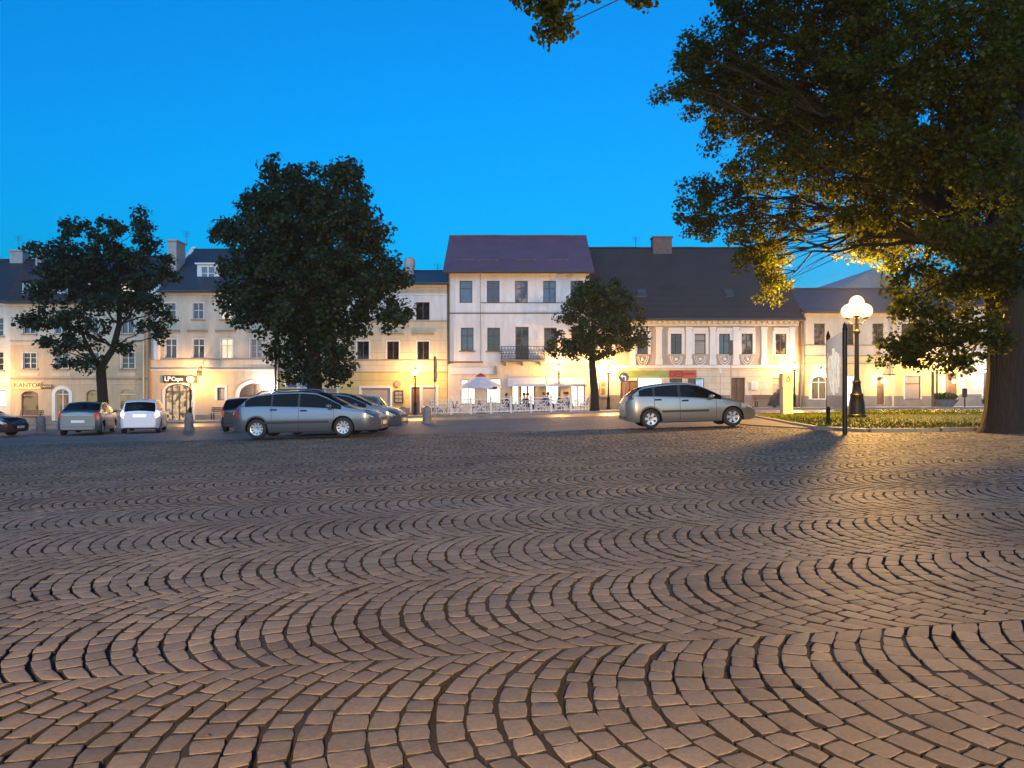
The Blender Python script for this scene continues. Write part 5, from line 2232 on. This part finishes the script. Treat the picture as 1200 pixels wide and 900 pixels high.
    mb.box(xf + ra, L - .16, -ye * .85, ye * .85, sill + .0, sill + .12)
    mb.box(xr - ra - .02, xr + ra + .02, -ye + .26, ye - .26, sill, .72)
    mb.box(xf - ra - .02, xf + ra + .02, -ye + .26, ye - .26, sill, .72)
    for c in (xr, xf):
        for s in (-1, 1):
            arc = [(c + (ra + .004) * math.sin(a), wr + (ra + .004) * math.cos(a)) for a in np.linspace(-1.75, 1.75, 19)]
            y0, y1 = s * (W / 2 * .935 - .03), s * (ye - .30)
            vs = [(x, y0, z) for x, z in arc] + [(x, y1, z) for x, z in arc]
            mb.add(vs, [(k, k + 1, k + 20, k + 19) for k in range(18)])
    mb.build("underbody", M_BLACKP, t)
    # wheels
    for c in (xr, xf):
        for s in (-1, 1):
            yc = s * (W / 2 * .945 - .10)
            Mw = Matrix.Translation((c, yc, wr)) @ Matrix.Rotation(R(-90 * s), 4, "X")      # local z = outward
            w = MB()
            w.lathe([(wr * .64, -.09), (wr * .93, -.10), (wr, -.06), (wr, .06), (wr * .96, .085), (wr * .82, .10), (wr * .66, .095), (wr * .64, .05)], 28, Mw, caps=False)
            tyre = w.build("wheel", M_TYRE, t, smooth=True)
            q = MB()
            q.lathe([(wr * .655, .04), (wr * .665, .092), (wr * .60, .085), (wr * .58, .03)], 28, Mw, caps=False)
            q.lathe([(.02, .06), (.055, .078), (.07, .06), (.075, .03)], 16, Mw)
            for k in range(spokes):
                a = 2 * math.pi * k / spokes
                Ms = Mw @ Matrix.Rotation(a, 4, "Z")
                sw = .030 if spokes > 7 else .045
                q.add([(.05, -sw * .8, .07), (wr * .6, -sw, .075), (wr * .6, sw, .075), (.05, sw * .8, .07), (.05, -sw, .03), (wr * .6, -sw * 1.1, .04), (wr * .6, sw * 1.1, .04), (.05, sw, .03)],
                      [(0, 1, 2, 3), (0, 4, 5, 1), (2, 6, 7, 3), (1, 5, 6, 2)], Ms)
            q.build("rim", rim, tyre)
            q = MB()
            q.lathe([(.02, .012), (wr * .6, .012), (wr * .63, .0), (.02, -.02)], 20, Mw)
            q.build("brake_disc", M_BLACKP, tyre)
    X = lambda x: int(np.argmin(np.abs(xs - x)))

    def surf(x, z):
        row = sec[X(x)]
        ys, zs_ = [p[0] for p in row], [p[1] for p in row]
        return float(np.interp(z, zs_, ys))
    if strip:
        for s in (-1, 1):
            mb = MB()
            pts = np.linspace(strip[0], strip[1], 14)
            vs = []
            for x in pts:
                y = surf(x, strip_z)
                vs += [(x, s * (y - .004), strip_z - .035), (x, s * (y + .018), strip_z - .026), (x, s * (y + .018), strip_z + .026), (x, s * (y - .004), strip_z + .035)]
            mb.add(vs, [(4 * k + a, 4 * k + a + 1, 4 * k + a + 5, 4 * k + a + 4) for k in range(13) for a in range(3)] + [(0, 1, 2, 3), (52, 53, 54, 55)])
            mb.build("side_trim", M_BLACKP, t)
    for hx in handles:
        for s in (-1, 1):
            z = float(np.interp(hx, xs, zb)) - .085
            y = surf(hx, z)
            mb = MB()
            mb.bbox(hx - .11, hx + .11, s * y - .006, s * y + .006, z - .03, z + .02, .004)
            mb.tube([(hx - .10, s * (y + .002), z), (hx - .06, s * (y + .035), z + .012), (hx + .07, s * (y + .035), z + .012), (hx + .10, s * (y + .002), z)], .013, 5)
            mb.build("door_handle", M_BLACKP if strip else pm, t)
    if mirror:
        mx = wins[-1][1] - .36 if wins[-1][1] > wins[0][1] else wins[0][1] - .16
        for s in (-1, 1):
            z = float(np.interp(mx, xs, zb)) + .06
            y = surf(mx, z - .06)
            mb = MB()
            mb.sphere((mx, s * (y + .13), z + .02), .10, 12, 8, .72)
            mb.tube([(mx + .02, s * (y - .03), z - .05), (mx + .02, s * (y + .08), z - .02)], .03, 6)
            mb.build("door_mirror", pm, t, smooth=True)
    # plates
    for xe, s, pz, pl in ((0, -1, rear_plate_z, plate), (L, 1, .42, M_PLATE)):
        mb = MB()
        mb.bbox(xe - .012, xe + .012, -.26, .26, pz - .055, pz + .055, .006)
        mb.build("number_plate", pl, t)
    mb = MB()
    mb.bbox(L - .05, L + .012, -.42, .42, .50, .60, .01)
    mb.bbox(L - .05, L + .012, -.55, .55, .27, .36, .01)
    mb.build("grille", M_BLACKP, t)
    mb = MB()
    mb.bbox(-.022, .05, -W * .36, W * .36, .30, .40, .02)
    mb.build("bumper_insert", M_BLACKP if strip else pm, t)
    if rails:
        for s in (-1, 1):
            a, b = rails
            pts = []
            for k, x in enumerate(np.linspace(a, b, 12)):
                z = float(np.interp(x, xs, zt))
                i = X(x)
                yy = sec[i][nl + ng - 1][0] * .95
                pts.append((x, s * yy, z + (.055 if 0 < k < 11 else -.02)))
            mb = MB()
            mb.tube(pts, .018, 6)
            mb.build("roof_rail", M_CHROME, t)
    if rearwipe:
        mb = MB()
        i = X((rear[0] + rear[1]) / 2)
        mb.tube([(rear[0] - .01, 0, float(np.interp(rear[0], xs, zt)) + .02), (rear[0] + .13, .25, float(np.interp(rear[0] + .13, xs, zt)) + .0)], .012, 5)
        mb.build("rear_wiper", M_BLACKP, t)
    # aerial
    return t


def park(px, Y):
    x = (px - 600) * Y / F
    return (x, Y, G(x, Y))


P_SILVERB = paint("paint_silver_blue", (.115, .13, .155), .30)
P_SILVER = paint("paint_silver", (.24, .225, .19), .3)
P_WHITE = paint("paint_white", (.78, .78, .80), .3, 0)
P_DARK = paint("paint_black", (.012, .012, .014), .2, .2)
P_DRED = paint("paint_dark_red", (.030, .016, .014), .2, .2)
P_BLUEG = paint("paint_blue_grey", (.07, .085, .12), .28, .5)
P_SAL = paint("paint_silver_green", (.20, .21, .215))


def at_ground(o, px, Y):
    """tilt a car with the ground"""
    x = (px - 600) * Y / F
    return o


# silver blue estate, broadside, nose to the right
L = 4.74
Yw = 25.0
x0 = (279.5 - 600) * Yw / F
top = [(0, .80), (.04, .98), (.16, 1.04), (.55, 1.36), (.78, 1.43), (1.5, 1.49), (2.2, 1.50), (2.7, 1.455), (3.05, 1.31), (3.66, .985), (3.9, .93), (4.35, .83), (4.6, .72), (4.70, .62), (4.74, .52)]
belt = [(0, .74), (.2, 1.02), (1, 1.01), (2.2, .955), (3.3, .90), (4.2, .78), (4.7, .55)]
c = thing
e = car("estate_car", "silver blue estate car parked broadside before the big round tree, nose to the right", (x0, Yw + .3, G(x0 + 2.4, Yw)), R(-1.5), L, 1.77, top, belt, (.80, 3.57), .315, P_SILVERB,
        (2.72, 3.60), (.14, .56), [(.42, 1.26), (1.32, 2.12), (2.20, 3.52)], seams=(1.29, 2.16, 3.28), strip=(1.05, 3.12), handles=(1.36, 2.32), rails=(.75, 2.6), spokes=10, tail_z=(.70, 1.02), head_z=(.62, .78), strip_z=.50)
e.rotation_euler[1] = -.022

# silver hatchback on the right, nose to the right
L = 4.18
Yf = 25.0
x0 = (731 - 600) * Yf / F
top = [(0, .76), (.03, .92), (.10, 1.02), (.42, 1.27), (.62, 1.345), (1.0, 1.405), (1.5, 1.445), (1.95, 1.445), (2.3, 1.40), (2.6, 1.27), (3.17, .98), (3.45, .90), (3.78, .79), (4.0, .67), (4.12, .56), (4.18, .45)]
belt = [(0, .74), (.25, 1.03), (1, .995), (2.2, .93), (3.0, .87), (3.7, .74), (4.12, .52)]
e = car("hatchback", "silver hatchback parked broadside on the right, nose to the right, before the pilaster house", (x0, Yf + .2, G(x0 + 2, Yf)), R(.6), L, 1.70, top, belt, (.775, 3.39), .305, P_SILVER,
        (2.27, 3.12), (.13, .52), [(.42, .86), (.93, 1.66), (1.75, 3.04)], seams=(.90, 1.71, 2.86), strip=(1.13, 2.62), handles=(1.02, 1.88), spokes=6, tail_z=(.95, 1.36), head_z=(.60, .76), strip_z=.53)
e.rotation_euler[1] = -.026

# blue grey saloon just behind the estate
top = [(0, .78), (.05, .95), (.3, 1.02), (.8, 1.05), (1.35, 1.36), (1.7, 1.42), (2.3, 1.42), (2.65, 1.36), (3.45, .98), (3.7, .93), (4.2, .82), (4.42, .68), (4.5, .5)]
belt = [(0, .74), (.3, .95), (1, .95), (2.2, .93), (3.3, .89), (4.0, .76), (4.46, .52)]
x0 = (331 - 600) * 27.9 / F
e = car("saloon_car", "blue grey saloon right behind the silver blue estate, its nose showing", (x0, 27.9, G(x0 + 2.5, 27.9)), R(-3), 4.5, 1.72, top, belt, (.8, 3.5), .31, P_BLUEG,
        (2.62, 3.40), (.85, 1.30), [(1.1, 1.75), (1.83, 3.3)], seams=(1.79, 3.05), handles=(1.5,), tail_z=(.7, .95))
e.rotation_euler[1] = -.024
# black hatchback beyond, nose to the left
hb_top = [(0, .78), (.04, .95), (.12, 1.0), (.40, 1.36), (.6, 1.43), (1.2, 1.47), (1.8, 1.46), (2.2, 1.38), (3.0, .98), (3.25, .92), (3.7, .80), (3.92, .64), (3.98, .5)]
hb_belt = [(0, .74), (.25, .96), (1, .95), (2.2, .92), (2.9, .87), (3.6, .74), (3.94, .54)]
x0 = (457 - 600) * 31.0 / F
e = car("hatchback", "black hatchback behind the blue grey saloon, its dark roof and slanting tail showing", (x0, 31.0, G(x0 - 2, 31)), R(180 + 3), 3.98, 1.70, hb_top, hb_belt, (.72, 3.2), .30, P_DARK,
        (2.17, 2.95), (.12, .45), [(.42, .80), (.88, 1.55), (1.63, 2.90)], seams=(.84, 1.59, 2.7), glass=M_CGLASS2)
# dark hatchback at the estate's tail, pointing away
x0 = (281 - 600) * 32.0 / F
e = car("hatchback", "dark hatchback seen from behind, half hidden by the tail of the silver blue estate", (x0, 32.0, G(x0, 32)), R(90 + 8), 4.0, 1.72, hb_top, hb_belt, (.72, 3.2), .31, P_DARK,
        (2.17, 2.95), (.12, .45), [(.42, .80), (.88, 1.55), (1.63, 2.90)], seams=(.84, 1.59, 2.7), tail=M_TAILDIM)
# silver saloon, rear three-quarter view
s_top = [(0, .82), (.04, 1.0), (.10, 1.06), (.55, 1.10), (.62, 1.12), (1.28, 1.40), (1.6, 1.46), (2.2, 1.47), (2.55, 1.41), (3.3, 1.02), (3.55, .95), (4.1, .84), (4.32, .68), (4.4, .5)]
s_belt = [(0, .80), (.2, .98), (1, .97), (2.2, .95), (3.2, .90), (3.9, .76), (4.36, .52)]
x0 = (91 - 600) * 33.0 / F
e = car("saloon_car", "silver saloon seen from behind, left of the white hatchback", (x0, 33.0, G(x0, 33)), R(90 + 17), 4.4, 1.74, s_top, s_belt, (.82, 3.4), .31, P_SAL,
        (2.5, 3.25), (.62, 1.30), [(1.05, 1.62), (1.70, 3.15)], seams=(1.66, 2.9), handles=(1.4, 2.0), tail=M_TAILDIM, tail_z=(.80, .98), rear_plate_z=.62)
mb = MB()
mb.bbox(-.03, .0, -.62, .62, .865, .895, .006)
mb.build("boot_trim", M_CHROME, e)
# white hatchback with its lights on
w_top = [(0, .84), (.03, .95), (.08, 1.0), (.32, 1.40), (.5, 1.48), (1.1, 1.53), (1.7, 1.52), (2.1, 1.44), (2.85, 1.04), (3.1, .98), (3.5, .84), (3.68, .66), (3.75, .5)]
w_belt = [(0, .80), (.2, .98), (1, .97), (2.0, .95), (2.7, .92), (3.4, .78), (3.71, .54)]
x0 = (163.5 - 600) * 34.0 / F
e = car("hatchback", "small white hatchback seen from behind with its tail lights on", (x0, 34.0, G(x0, 34)), R(90 + 19), 3.75, 1.70, w_top, w_belt, (.62, 3.08), .30, P_WHITE,
        (2.07, 2.8), (.075, .36), [(.40, .78), (.86, 1.48), (1.56, 2.76)], seams=(.82, 1.52, 2.58), handles=(.98, 1.75), tail=M_TAILON, tail_z=(.72, 1.0), plate=M_PLATEON, rear_plate_z=.80, rearwipe=True)
for s in (-.17, .17):
    point_light("lamp_bulb", e, (-.25, s * 4.2, .86), .5, (1, .3, .25), .06)
# near black car cut by the left edge
x0 = (22 - 600) * 33.5 / F - 4.4
e = car("saloon_car", "dark saloon cut off by the left edge, only its bonnet and wheel in view", (x0, 33.5, G(x0 + 4, 33.5)), R(2), 4.4, 1.72, s_top, s_belt, (.82, 3.55), .31, P_DRED,
        (2.5, 3.25), (.62, 1.30), [(1.05, 1.62), (1.70, 3.15)], seams=(1.66, 2.9), handles=(1.4, 2.0))
# ------------------------------------------------------------------ trees
def leaf_mat(name, c1, c2, trans=.35, tcol=None):
    m, n, l, b = new_mat(name)
    geo = n.new("ShaderNodeNewGeometry")
    cr = n.new("ShaderNodeValToRGB")
    cr.color_ramp.elements[0].color = (*c1, 1)
    cr.color_ramp.elements[1].color = (*c2, 1)
    l.new(geo.outputs["Random Per Island"], cr.inputs[0])
    l.new(cr.outputs[0], b.inputs["Base Color"])
    b.inputs["Roughness"].default_value = .55
    b.inputs["Specular IOR Level"].default_value = .25
    tr = n.new("ShaderNodeBsdfTranslucent")
    mxc = n.new("ShaderNodeMix")
    mxc.data_type = "RGBA"
    mxc.blend_type = "MULTIPLY"
    mxc.inputs[0].default_value = 1
    l.new(cr.outputs[0], mxc.inputs[6])
    mxc.inputs[7].default_value = (*(tcol or (1.6, 1.4, .5)), 1)
    l.new(mxc.outputs[2], tr.inputs[0])
    ms = n.new("ShaderNodeMixShader")
    ms.inputs[0].default_value = trans
    l.new(b.outputs[0], ms.inputs[1])
    l.new(tr.outputs[0], ms.inputs[2])
    l.new(ms.outputs[0], n["Material Output"].inputs[0])
    return m


def bark_mat(name, col):
    m = mat(name, col, .9, var=.5, vscale=5, bump=1.0, bscale=7, stretch=(3.5, 3.5, .45))
    next(x for x in m.node_tree.nodes if x.type == "BUMP").inputs["Distance"].default_value = .09
    return m


M_BARK = bark_mat("bark", (.020, .014, .009))
M_LEAF = leaf_mat("lime_leaf", (.013, .020, .004), (.052, .066, .008), .58, (3.8, 3.3, .5))
M_LEAFD = leaf_mat("maple_leaf_dark", (.011, .025, .011), (.030, .052, .018), .30)
M_LEAFS = leaf_mat("small_tree_leaf", (.022, .034, .010), (.055, .075, .022), .25)


def bez(p0, p1, p2, n):
    return [p0 * (1 - t) ** 2 + p1 * 2 * t * (1 - t) + p2 * t * t for t in np.linspace(0, 1, n)]


def leaves_mesh(name, centers, radii, counts, size, m, parent, seed, base, droop=.25, flat=.75):
    r = np.random.default_rng(seed)
    C_ = np.repeat(np.array(centers), counts, 0)
    Rr = np.repeat(np.array(radii), counts, 0)
    n = len(C_)
    d = r.normal(0, 1, (n, 3))
    d /= np.linalg.norm(d, axis=1, keepdims=True)
    rad = r.random(n) ** .5
    pos = C_ + d * (rad * Rr)[:, None] * np.array([1, 1, flat])
    # leaf frames: normals mostly outward/up, stalk hanging down a little
    nrm = d * .7 + r.normal(0, .55, (n, 3)) + np.array([0, 0, .55])
    nrm /= np.linalg.norm(nrm, axis=1, keepdims=True)
    a = r.normal(0, 1, (n, 3)) + np.array([0, 0, -droop * 2])
    a -= nrm * (a * nrm).sum(1, keepdims=True)
    a /= np.linalg.norm(a, axis=1, keepdims=True) + 1e-9
    b = np.cross(nrm, a)
    s = (size * r.uniform(.45, 1.45, n))[:, None]
    p0 = pos - a * s * .5
    p1 = pos - a * s * .02 + b * s * .42 + nrm * s * .08
    p2 = pos + a * s * .55
    p3 = pos - a * s * .02 - b * s * .42 + nrm * s * .08
    V = np.stack([p0, p1, p2, p3], 1).reshape(-1, 3) - np.array(base)
    i0 = np.arange(n) * 4
    Ft = np.stack([i0, i0 + 1, i0 + 2, i0, i0 + 2, i0 + 3], 1).reshape(-1)
    me = bpy.data.meshes.new(name)
    me.vertices.add(len(V))
    me.vertices.foreach_set("co", V.ravel())
    me.loops.add(len(Ft))
    me.loops.foreach_set("vertex_index", Ft)
    me.polygons.add(n * 2)
    me.polygons.foreach_set("loop_start", np.arange(n * 2) * 3)
    me.update(calc_edges=True)
    me.validate()
    me.materials.append(m)
    o = bpy.data.objects.new(name, me)
    COL.objects.link(o)
    o.parent = parent
    return o


def tree(label, base, trunk, lobes, m, seed, leaf=.14, clump=.5, dens=1.0, per=42, group=None, bark=None, name="tree", limb_r=.10, extra=None):
    """trunk: list of (Vector, radius); lobes: list of (centre, radii, n_clumps, attach index on the trunk)"""
    r = random.Random(seed)
    base = Vector(base)
    t = thing(name, base, label, "tree", group)
    mb = MB()
    tp = [Vector(p) - base for p, _ in trunk]
    mb.tube(tp, [q for _, q in trunk], 14)
    tk = mb.build("trunk", bark or M_BARK, t, smooth=True)
    # roughen the trunk a little
    for v in tk.data.vertices:
        a = math.atan2(v.co.y, v.co.x)
        v.co.x *= 1 + .05 * math.sin(5 * a + v.co.z * 1.3)
        v.co.y *= 1 + .05 * math.sin(5 * a + v.co.z * 1.3)
    limbs = MB()
    cs, rs, ns = [], [], []
    for c, rad, n, att in lobes:
        c = Vector(c)
        p0 = trunk[att][0]
        d = c - p0
        mid = p0 + d * .5 + Vector((r.uniform(-.1, .1) * d.length, r.uniform(-.1, .1) * d.length, .10 * d.length))
        path = bez(p0, mid, c, 9)
        r0 = min(trunk[att][1] * .5, limb_r * (.35 + d.length * .07))
        jit = [p + Vector((r.gauss(0, .02), r.gauss(0, .02), r.gauss(0, .02))) * d.length * (.8 if 0 < i < 8 else 0) for i, p in enumerate(path)]
        limbs.tube([p - base for p in jit], [r0 * (1 - .8 * i / 8) for i in range(9)], 7)
        rm = (rad[0] + rad[1] + rad[2]) / 3
        for k in range(n):
            u = Vector((r.gauss(0, 1), r.gauss(0, 1), r.gauss(0, 1))).normalized()
            q = r.random() ** .42
            pc = c + Vector((u.x * rad[0], u.y * rad[1], u.z * rad[2])) * q
            cr_ = clump * r.uniform(.55, 1.25)
            cs.append(tuple(pc))
            rs.append(cr_)
            ns.append(max(4, int(per * dens * (cr_ / clump) ** 2 * r.uniform(.7, 1.2))))
            if k % 2 == 0:
                s = jit[r.choice((4, 5, 6, 7, 8))]
                md = s.lerp(pc, .5) + Vector((r.gauss(0, .08), r.gauss(0, .08), r.gauss(0.05, .08))) * (pc - s).length
                rr = r0 * .22
                limbs.tube([p - base for p in bez(s, md, pc, 5)], [max(.006, rr * (1 - .8 * i / 4)) for i in range(5)], 5)
    if extra:
        for path, ra, rb in extra:
            n_ = len(path)
            limbs.tube([Vector(p) - base for p in path], [ra + (rb - ra) * i / (n_ - 1) for i in range(n_)], 10)
    limbs.build("limbs", bark or M_BARK, t, smooth=True, flip_fix=False)
    leaves_mesh("crown", cs, rs, ns, leaf, m, t, seed + 1, base)
    print(label[:30], "leaves", sum(ns))
    return t


def lobes_px(spec, n_scale):
    """px, py, Y, rx, ry (photo units at that distance), attach"""
    out = []
    for px, py, Y, rx, ry, att in spec:
        k = Y / F
        a, b = rx * k, ry * k
        out.append((P(px, py, Y), (a, (a + b) / 2 * .95, b), max(5, int(n_scale * (a * b) ** .5 * (a + b) / 2 * 4)), att))
    return out


# big round tree behind the estate car
Y = 40.0
bx = (370 - 600) * Y / F
b = Vector((bx, Y, G(bx, Y) - .05))
trunk = [(b, .62), (b + Vector((0, 0, .35)), .46), (P(369, 455, Y), .38), (P(368, 430, Y), .36), (P(367, 390, Y), .34), (P(366, 340, Y), .26), (P(364, 280, Y), .16), (P(362, 225, Y), .07)]
spec = [(345, 225, 40, 45, 36, 6), (398, 232, 40, 40, 36, 6), (312, 250, 40, 38, 28, 5), (365, 270, 39, 75, 55, 5), (425, 280, 40.5, 38, 38, 5), (300, 305, 39.5, 45, 40, 5), (440, 330, 40, 36, 36, 5),
        (285, 278, 40, 36, 20, 5), (360, 335, 38.5, 85, 50, 4), (330, 200, 40.5, 22, 18, 6), (400, 205, 40, 26, 18, 6), (305, 365, 40, 36, 22, 4), (430, 375, 39.5, 45, 18, 4), (465, 372, 40, 22, 13, 4), (345, 395, 40, 42, 32, 3), (390, 400, 39, 30, 30, 3),
        (270, 345, 40, 20, 22, 4), (460, 318, 40.5, 18, 22, 5), (352, 430, 40, 22, 22, 3), (398, 432, 39.6, 26, 16, 3), (262, 268, 40, 14, 9, 5), (350, 310, 42.5, 80, 70, 5), (375, 445, 39.6, 20, 12, 3)]
tree("big round dark tree standing behind the silver blue estate car", b, trunk, lobes_px(spec, 3.4), M_LEAFD, 11, leaf=.19, clump=.62, per=95, limb_r=.14, group="trees on the square")

# loose tree on the left
Y = 43.0
bx = (122 - 600) * Y / F
b = Vector((bx, Y, G(bx, Y) - .05))
trunk = [(b, .42), (b + Vector((0, 0, .3)), .32), (P(120.5, 465, Y), .27), (P(118.5, 436, Y), .25), (P(120, 428, Y), .19), (P(133, 408, Y), .17), (P(139, 380, Y), .14), (P(140, 340, Y), .11), (P(138, 290, Y), .06)]
spec = [(95, 268, 43, 24, 20, 8), (132, 272, 43, 20, 26, 8), (165, 268, 43, 18, 22, 8), (65, 295, 43, 32, 18, 7), (110, 305, 42.5, 55, 30, 7), (170, 305, 43, 34, 28, 7), (80, 335, 43, 48, 26, 6), (150, 345, 42.5, 42, 30, 6),
        (55, 375, 43, 36, 11, 5), (95, 378, 42.5, 34, 20, 5), (35, 378, 43, 20, 7, 5), (195, 365, 43, 14, 12, 6), (180, 385, 43, 24, 8, 5), (90, 405, 43, 34, 14, 4), (60, 402, 43, 20, 7, 4), (110, 425, 42.6, 26, 9, 4), (146, 405, 43, 16, 8, 5),
        (196, 325, 43, 14, 14, 7), (62, 318, 43, 26, 20, 7), (75, 425, 43, 18, 6, 4), (190, 395, 43, 12, 10, 5), (130, 330, 44.5, 60, 40, 7)]
ex = [([P(118.5, 436, Y), P(108, 415, Y), P(98, 395, 42.8), P(90, 370, 42.6)], .15, .06), ([P(138, 385, Y), P(150, 372, Y), P(163, 350, Y)], .09, .03), ([P(119, 430, Y), P(100, 420, Y), P(78, 412, Y)], .08, .02)]
tree("loose dark tree with a forked trunk before the ochre KANTOR house", b, trunk, lobes_px(spec, 3.0), M_LEAFD, 23, leaf=.19, clump=.50, per=66, limb_r=.10, group="trees on the square", extra=ex)

# small tree on the pavement at the cafe's right end
Y = 51.6
bx = (697 - 600) * Y / F
b = Vector((bx, Y, G(bx, Y) + .08))
trunk = [(b, .36), (b + Vector((0, 0, .3)), .30), (P(696.5, 458, Y), .27), (P(695, 440, Y), .25), (P(694, 425, Y), .21), (P(694, 400, Y), .16), (P(696, 365, Y), .09)]
spec = [(690, 340, 51.6, 22, 16, 6), (705, 350, 51.3, 34, 24, 5), (690, 372, 51, 36, 30, 5), (730, 375, 51.6, 24, 26, 5), (712, 390, 51, 44, 26, 4), (672, 402, 51.6, 30, 16, 4), (743, 400, 51.6, 16, 14, 4), (662, 412, 51.6, 20, 10, 4), (700, 408, 50.6, 30, 12, 4), (722, 360, 52.5, 26, 30, 5), (680, 360, 53, 22, 24, 5)]
tree("small round tree on the pavement at the right end of the cafe fence", b, trunk, lobes_px(spec, 3.6), M_LEAFS, 37, leaf=.17, clump=.46, per=80, limb_r=.09, group="trees on the square")

# giant old tree on the right
Y = 19.0
bx = (1180 - 600) * Y / F
b = Vector((bx, Y, G(bx, Y) - .1))
trunk = [(b, .72), (b + Vector((0, 0, .25)), .55), (b + Vector((.02, 0, .7)), .48), (P(1181, 440, Y), .44), (P(1180, 380, Y), .43), (P(1174, 320, Y), .48), (P(1168, 290, Y), .46), (P(1185, 230, 19.3), .33), (P(1200, 150, 19.6), .25), (P(1195, 50, 19.8), .17), (P(1190, -70, 20), .09)]
spec = [(1150, 270, 16.5, 60, 45, 6), (1060, 185, 18, 70, 50, 6), (1170, 190, 16.5, 60, 60, 7), (960, 195, 20, 60, 36, 6), (1195, 290, 16.5, 40, 40, 6), (900, 190, 21, 50, 30, 6), (1130, 130, 17, 60, 50, 7), (1020, 240, 20, 50, 30, 6), (855, 95, 23, 62, 55, 6), (822, 70, 22, 38, 30, 6), (800, 110, 22.5, 30, 20, 6), (930, 50, 22, 95, 70, 6), (880, 20, 22, 60, 26, 6), (1000, 20, 20, 90, 70, 8),
        (850, 235, 25, 62, 30, 6), (820, 262, 25.5, 34, 20, 6), (905, 255, 25, 55, 38, 6), (880, 290, 26.5, 34, 26, 6), (905, 325, 27.2, 20, 32, 6), (905, 300, 27, 28, 22, 6),
        (895, 165, 23, 65, 45, 6), (975, 140, 21.5, 95, 70, 6), (990, 215, 23.5, 70, 40, 6), (1000, 285, 25.5, 34, 26, 6), (1030, 270, 25, 40, 34, 6), (1040, 300, 25.5, 24, 20, 6),
        (1075, 90, 18.5, 110, 95, 8), (1150, 60, 17.5, 95, 110, 8), (1180, 180, 21.5, 80, 80, 7), (1090, 200, 22.5, 80, 55, 6), (1080, 265, 23, 50, 38, 6), (1130, 250, 22, 60, 50, 6),
        (1100, 330, 20, 62, 30, 5), (1065, 355, 18.6, 30, 22, 5), (1110, 385, 17.8, 52, 30, 4), (1060, 395, 18.2, 32, 20, 4), (1045, 412, 18.2, 22, 12, 4), (1080, 415, 18, 36, 14, 4), (1150, 400, 17.6, 36, 28, 4), (1125, 425, 18, 26, 10, 4), (1150, 330, 18, 50, 40, 5), (1205, 320, 21, 30, 60, 5), (1215, 400, 20, 20, 36, 4),
        (1210, 60, 20, 60, 100, 9), (950, -50, 20, 150, 50, 9), (1130, -60, 19, 150, 60, 9), (1240, 180, 20, 60, 90, 8), (870, 125, 24, 60, 45, 6), (1000, 100, 23, 80, 60, 6),
        (652, 8, 13.5, 28, 16, 10), (632, -8, 13.5, 24, 14, 10), (652, 34, 13.6, 10, 8, 10), (752, -8, 14, 14, 8, 10), (700, -30, 14, 60, 14, 10), (790, -45, 15, 70, 20, 10)]
ex = [([P(1168, 310, 19), P(1140, 282, 19.3), P(1118, 262, 19.7), P(1100, 235, 20.1), P(1070, 214, 20.6), P(1020, 202, 21.2), P(970, 192, 21.8), P(920, 178, 22.3)], .36, .08),
      ([P(1205, 236, 19.2), P(1185, 234, 18.8), P(1160, 230, 18.6), P(1135, 222, 18.5), P(1115, 205, 18.5), P(1100, 178, 18.5), P(1088, 150, 18.4)], .20, .06),
      ([P(1170, 300, 19), P(1130, 300, 20.5), P(1080, 280, 22), P(1030, 262, 23.5), P(960, 258, 25), P(908, 285, 26.6), P(904, 325, 27.1)], .20, .025),
      ([P(1178, 400, 18.8), P(1150, 395, 18.2), P(1110, 400, 17.9), P(1070, 412, 18.0), P(1040, 420, 18.1)], .12, .02),
      ([P(1190, -60, 20), P(1000, -110, 18), P(820, -95, 15.5), P(720, -50, 14.2), P(660, 2, 13.6), P(655, 30, 13.6)], .12, .012)]
tree("giant old spreading tree on the right whose leaves glow golden near the big lamp", b, trunk, lobes_px(spec, 9.0), M_LEAF, 51, leaf=.10, clump=.36, per=82, limb_r=.085, group="trees on the square", extra=ex)

# dry leaves scattered on the cobbles
r = random.Random(77)
M_DRY = mat("dry_leaf", (.20, .11, .03), .7, var=.5, vscale=30)
mb = MB()
for k in range(26):
    Yl = r.uniform(2.9, 12)
    xl = r.uniform(-.5, .62) * Yl
    s = r.uniform(.012, .028)
    Mx = Matrix.Translation((xl, Yl, G(xl, Yl) + .012)) @ Euler((r.gauss(0, .2), r.gauss(0, .2), r.uniform(0, 6.28))).to_matrix().to_4x4()
    mb.add([(-s, 0, 0), (-.2 * s, -s * .55, .006), (s, 0, .004), (-.1 * s, s * .55, .006)], [(0, 1, 2, 3)], Mx)
tag(mb.build("fallen_leaves", M_DRY, flip_fix=False), "few small dry leaves scattered on the cobbles", "leaves", kind="stuff")

# ------------------------------------------------------------------ thin haze added for halos round the lamps, one closed box
mb = MB()
mb.box(-110, 110, -30, 110, -3.2, 24)
mz = bpy.data.materials.new("lamp_halo_haze")
mz.use_nodes = True
nz = mz.node_tree.nodes
nz.remove(nz["Principled BSDF"])
vz = nz.new("ShaderNodeVolumePrincipled")
vz.inputs["Color"].default_value = (.92, .92, .95, 1)
vz.inputs["Density"].default_value = 0.0004
vz.inputs["Anisotropy"].default_value = .35
mz.node_tree.links.new(vz.outputs[0], nz["Material Output"].inputs["Volume"])
tag(mb.build("haze", mz), kind="stuff")
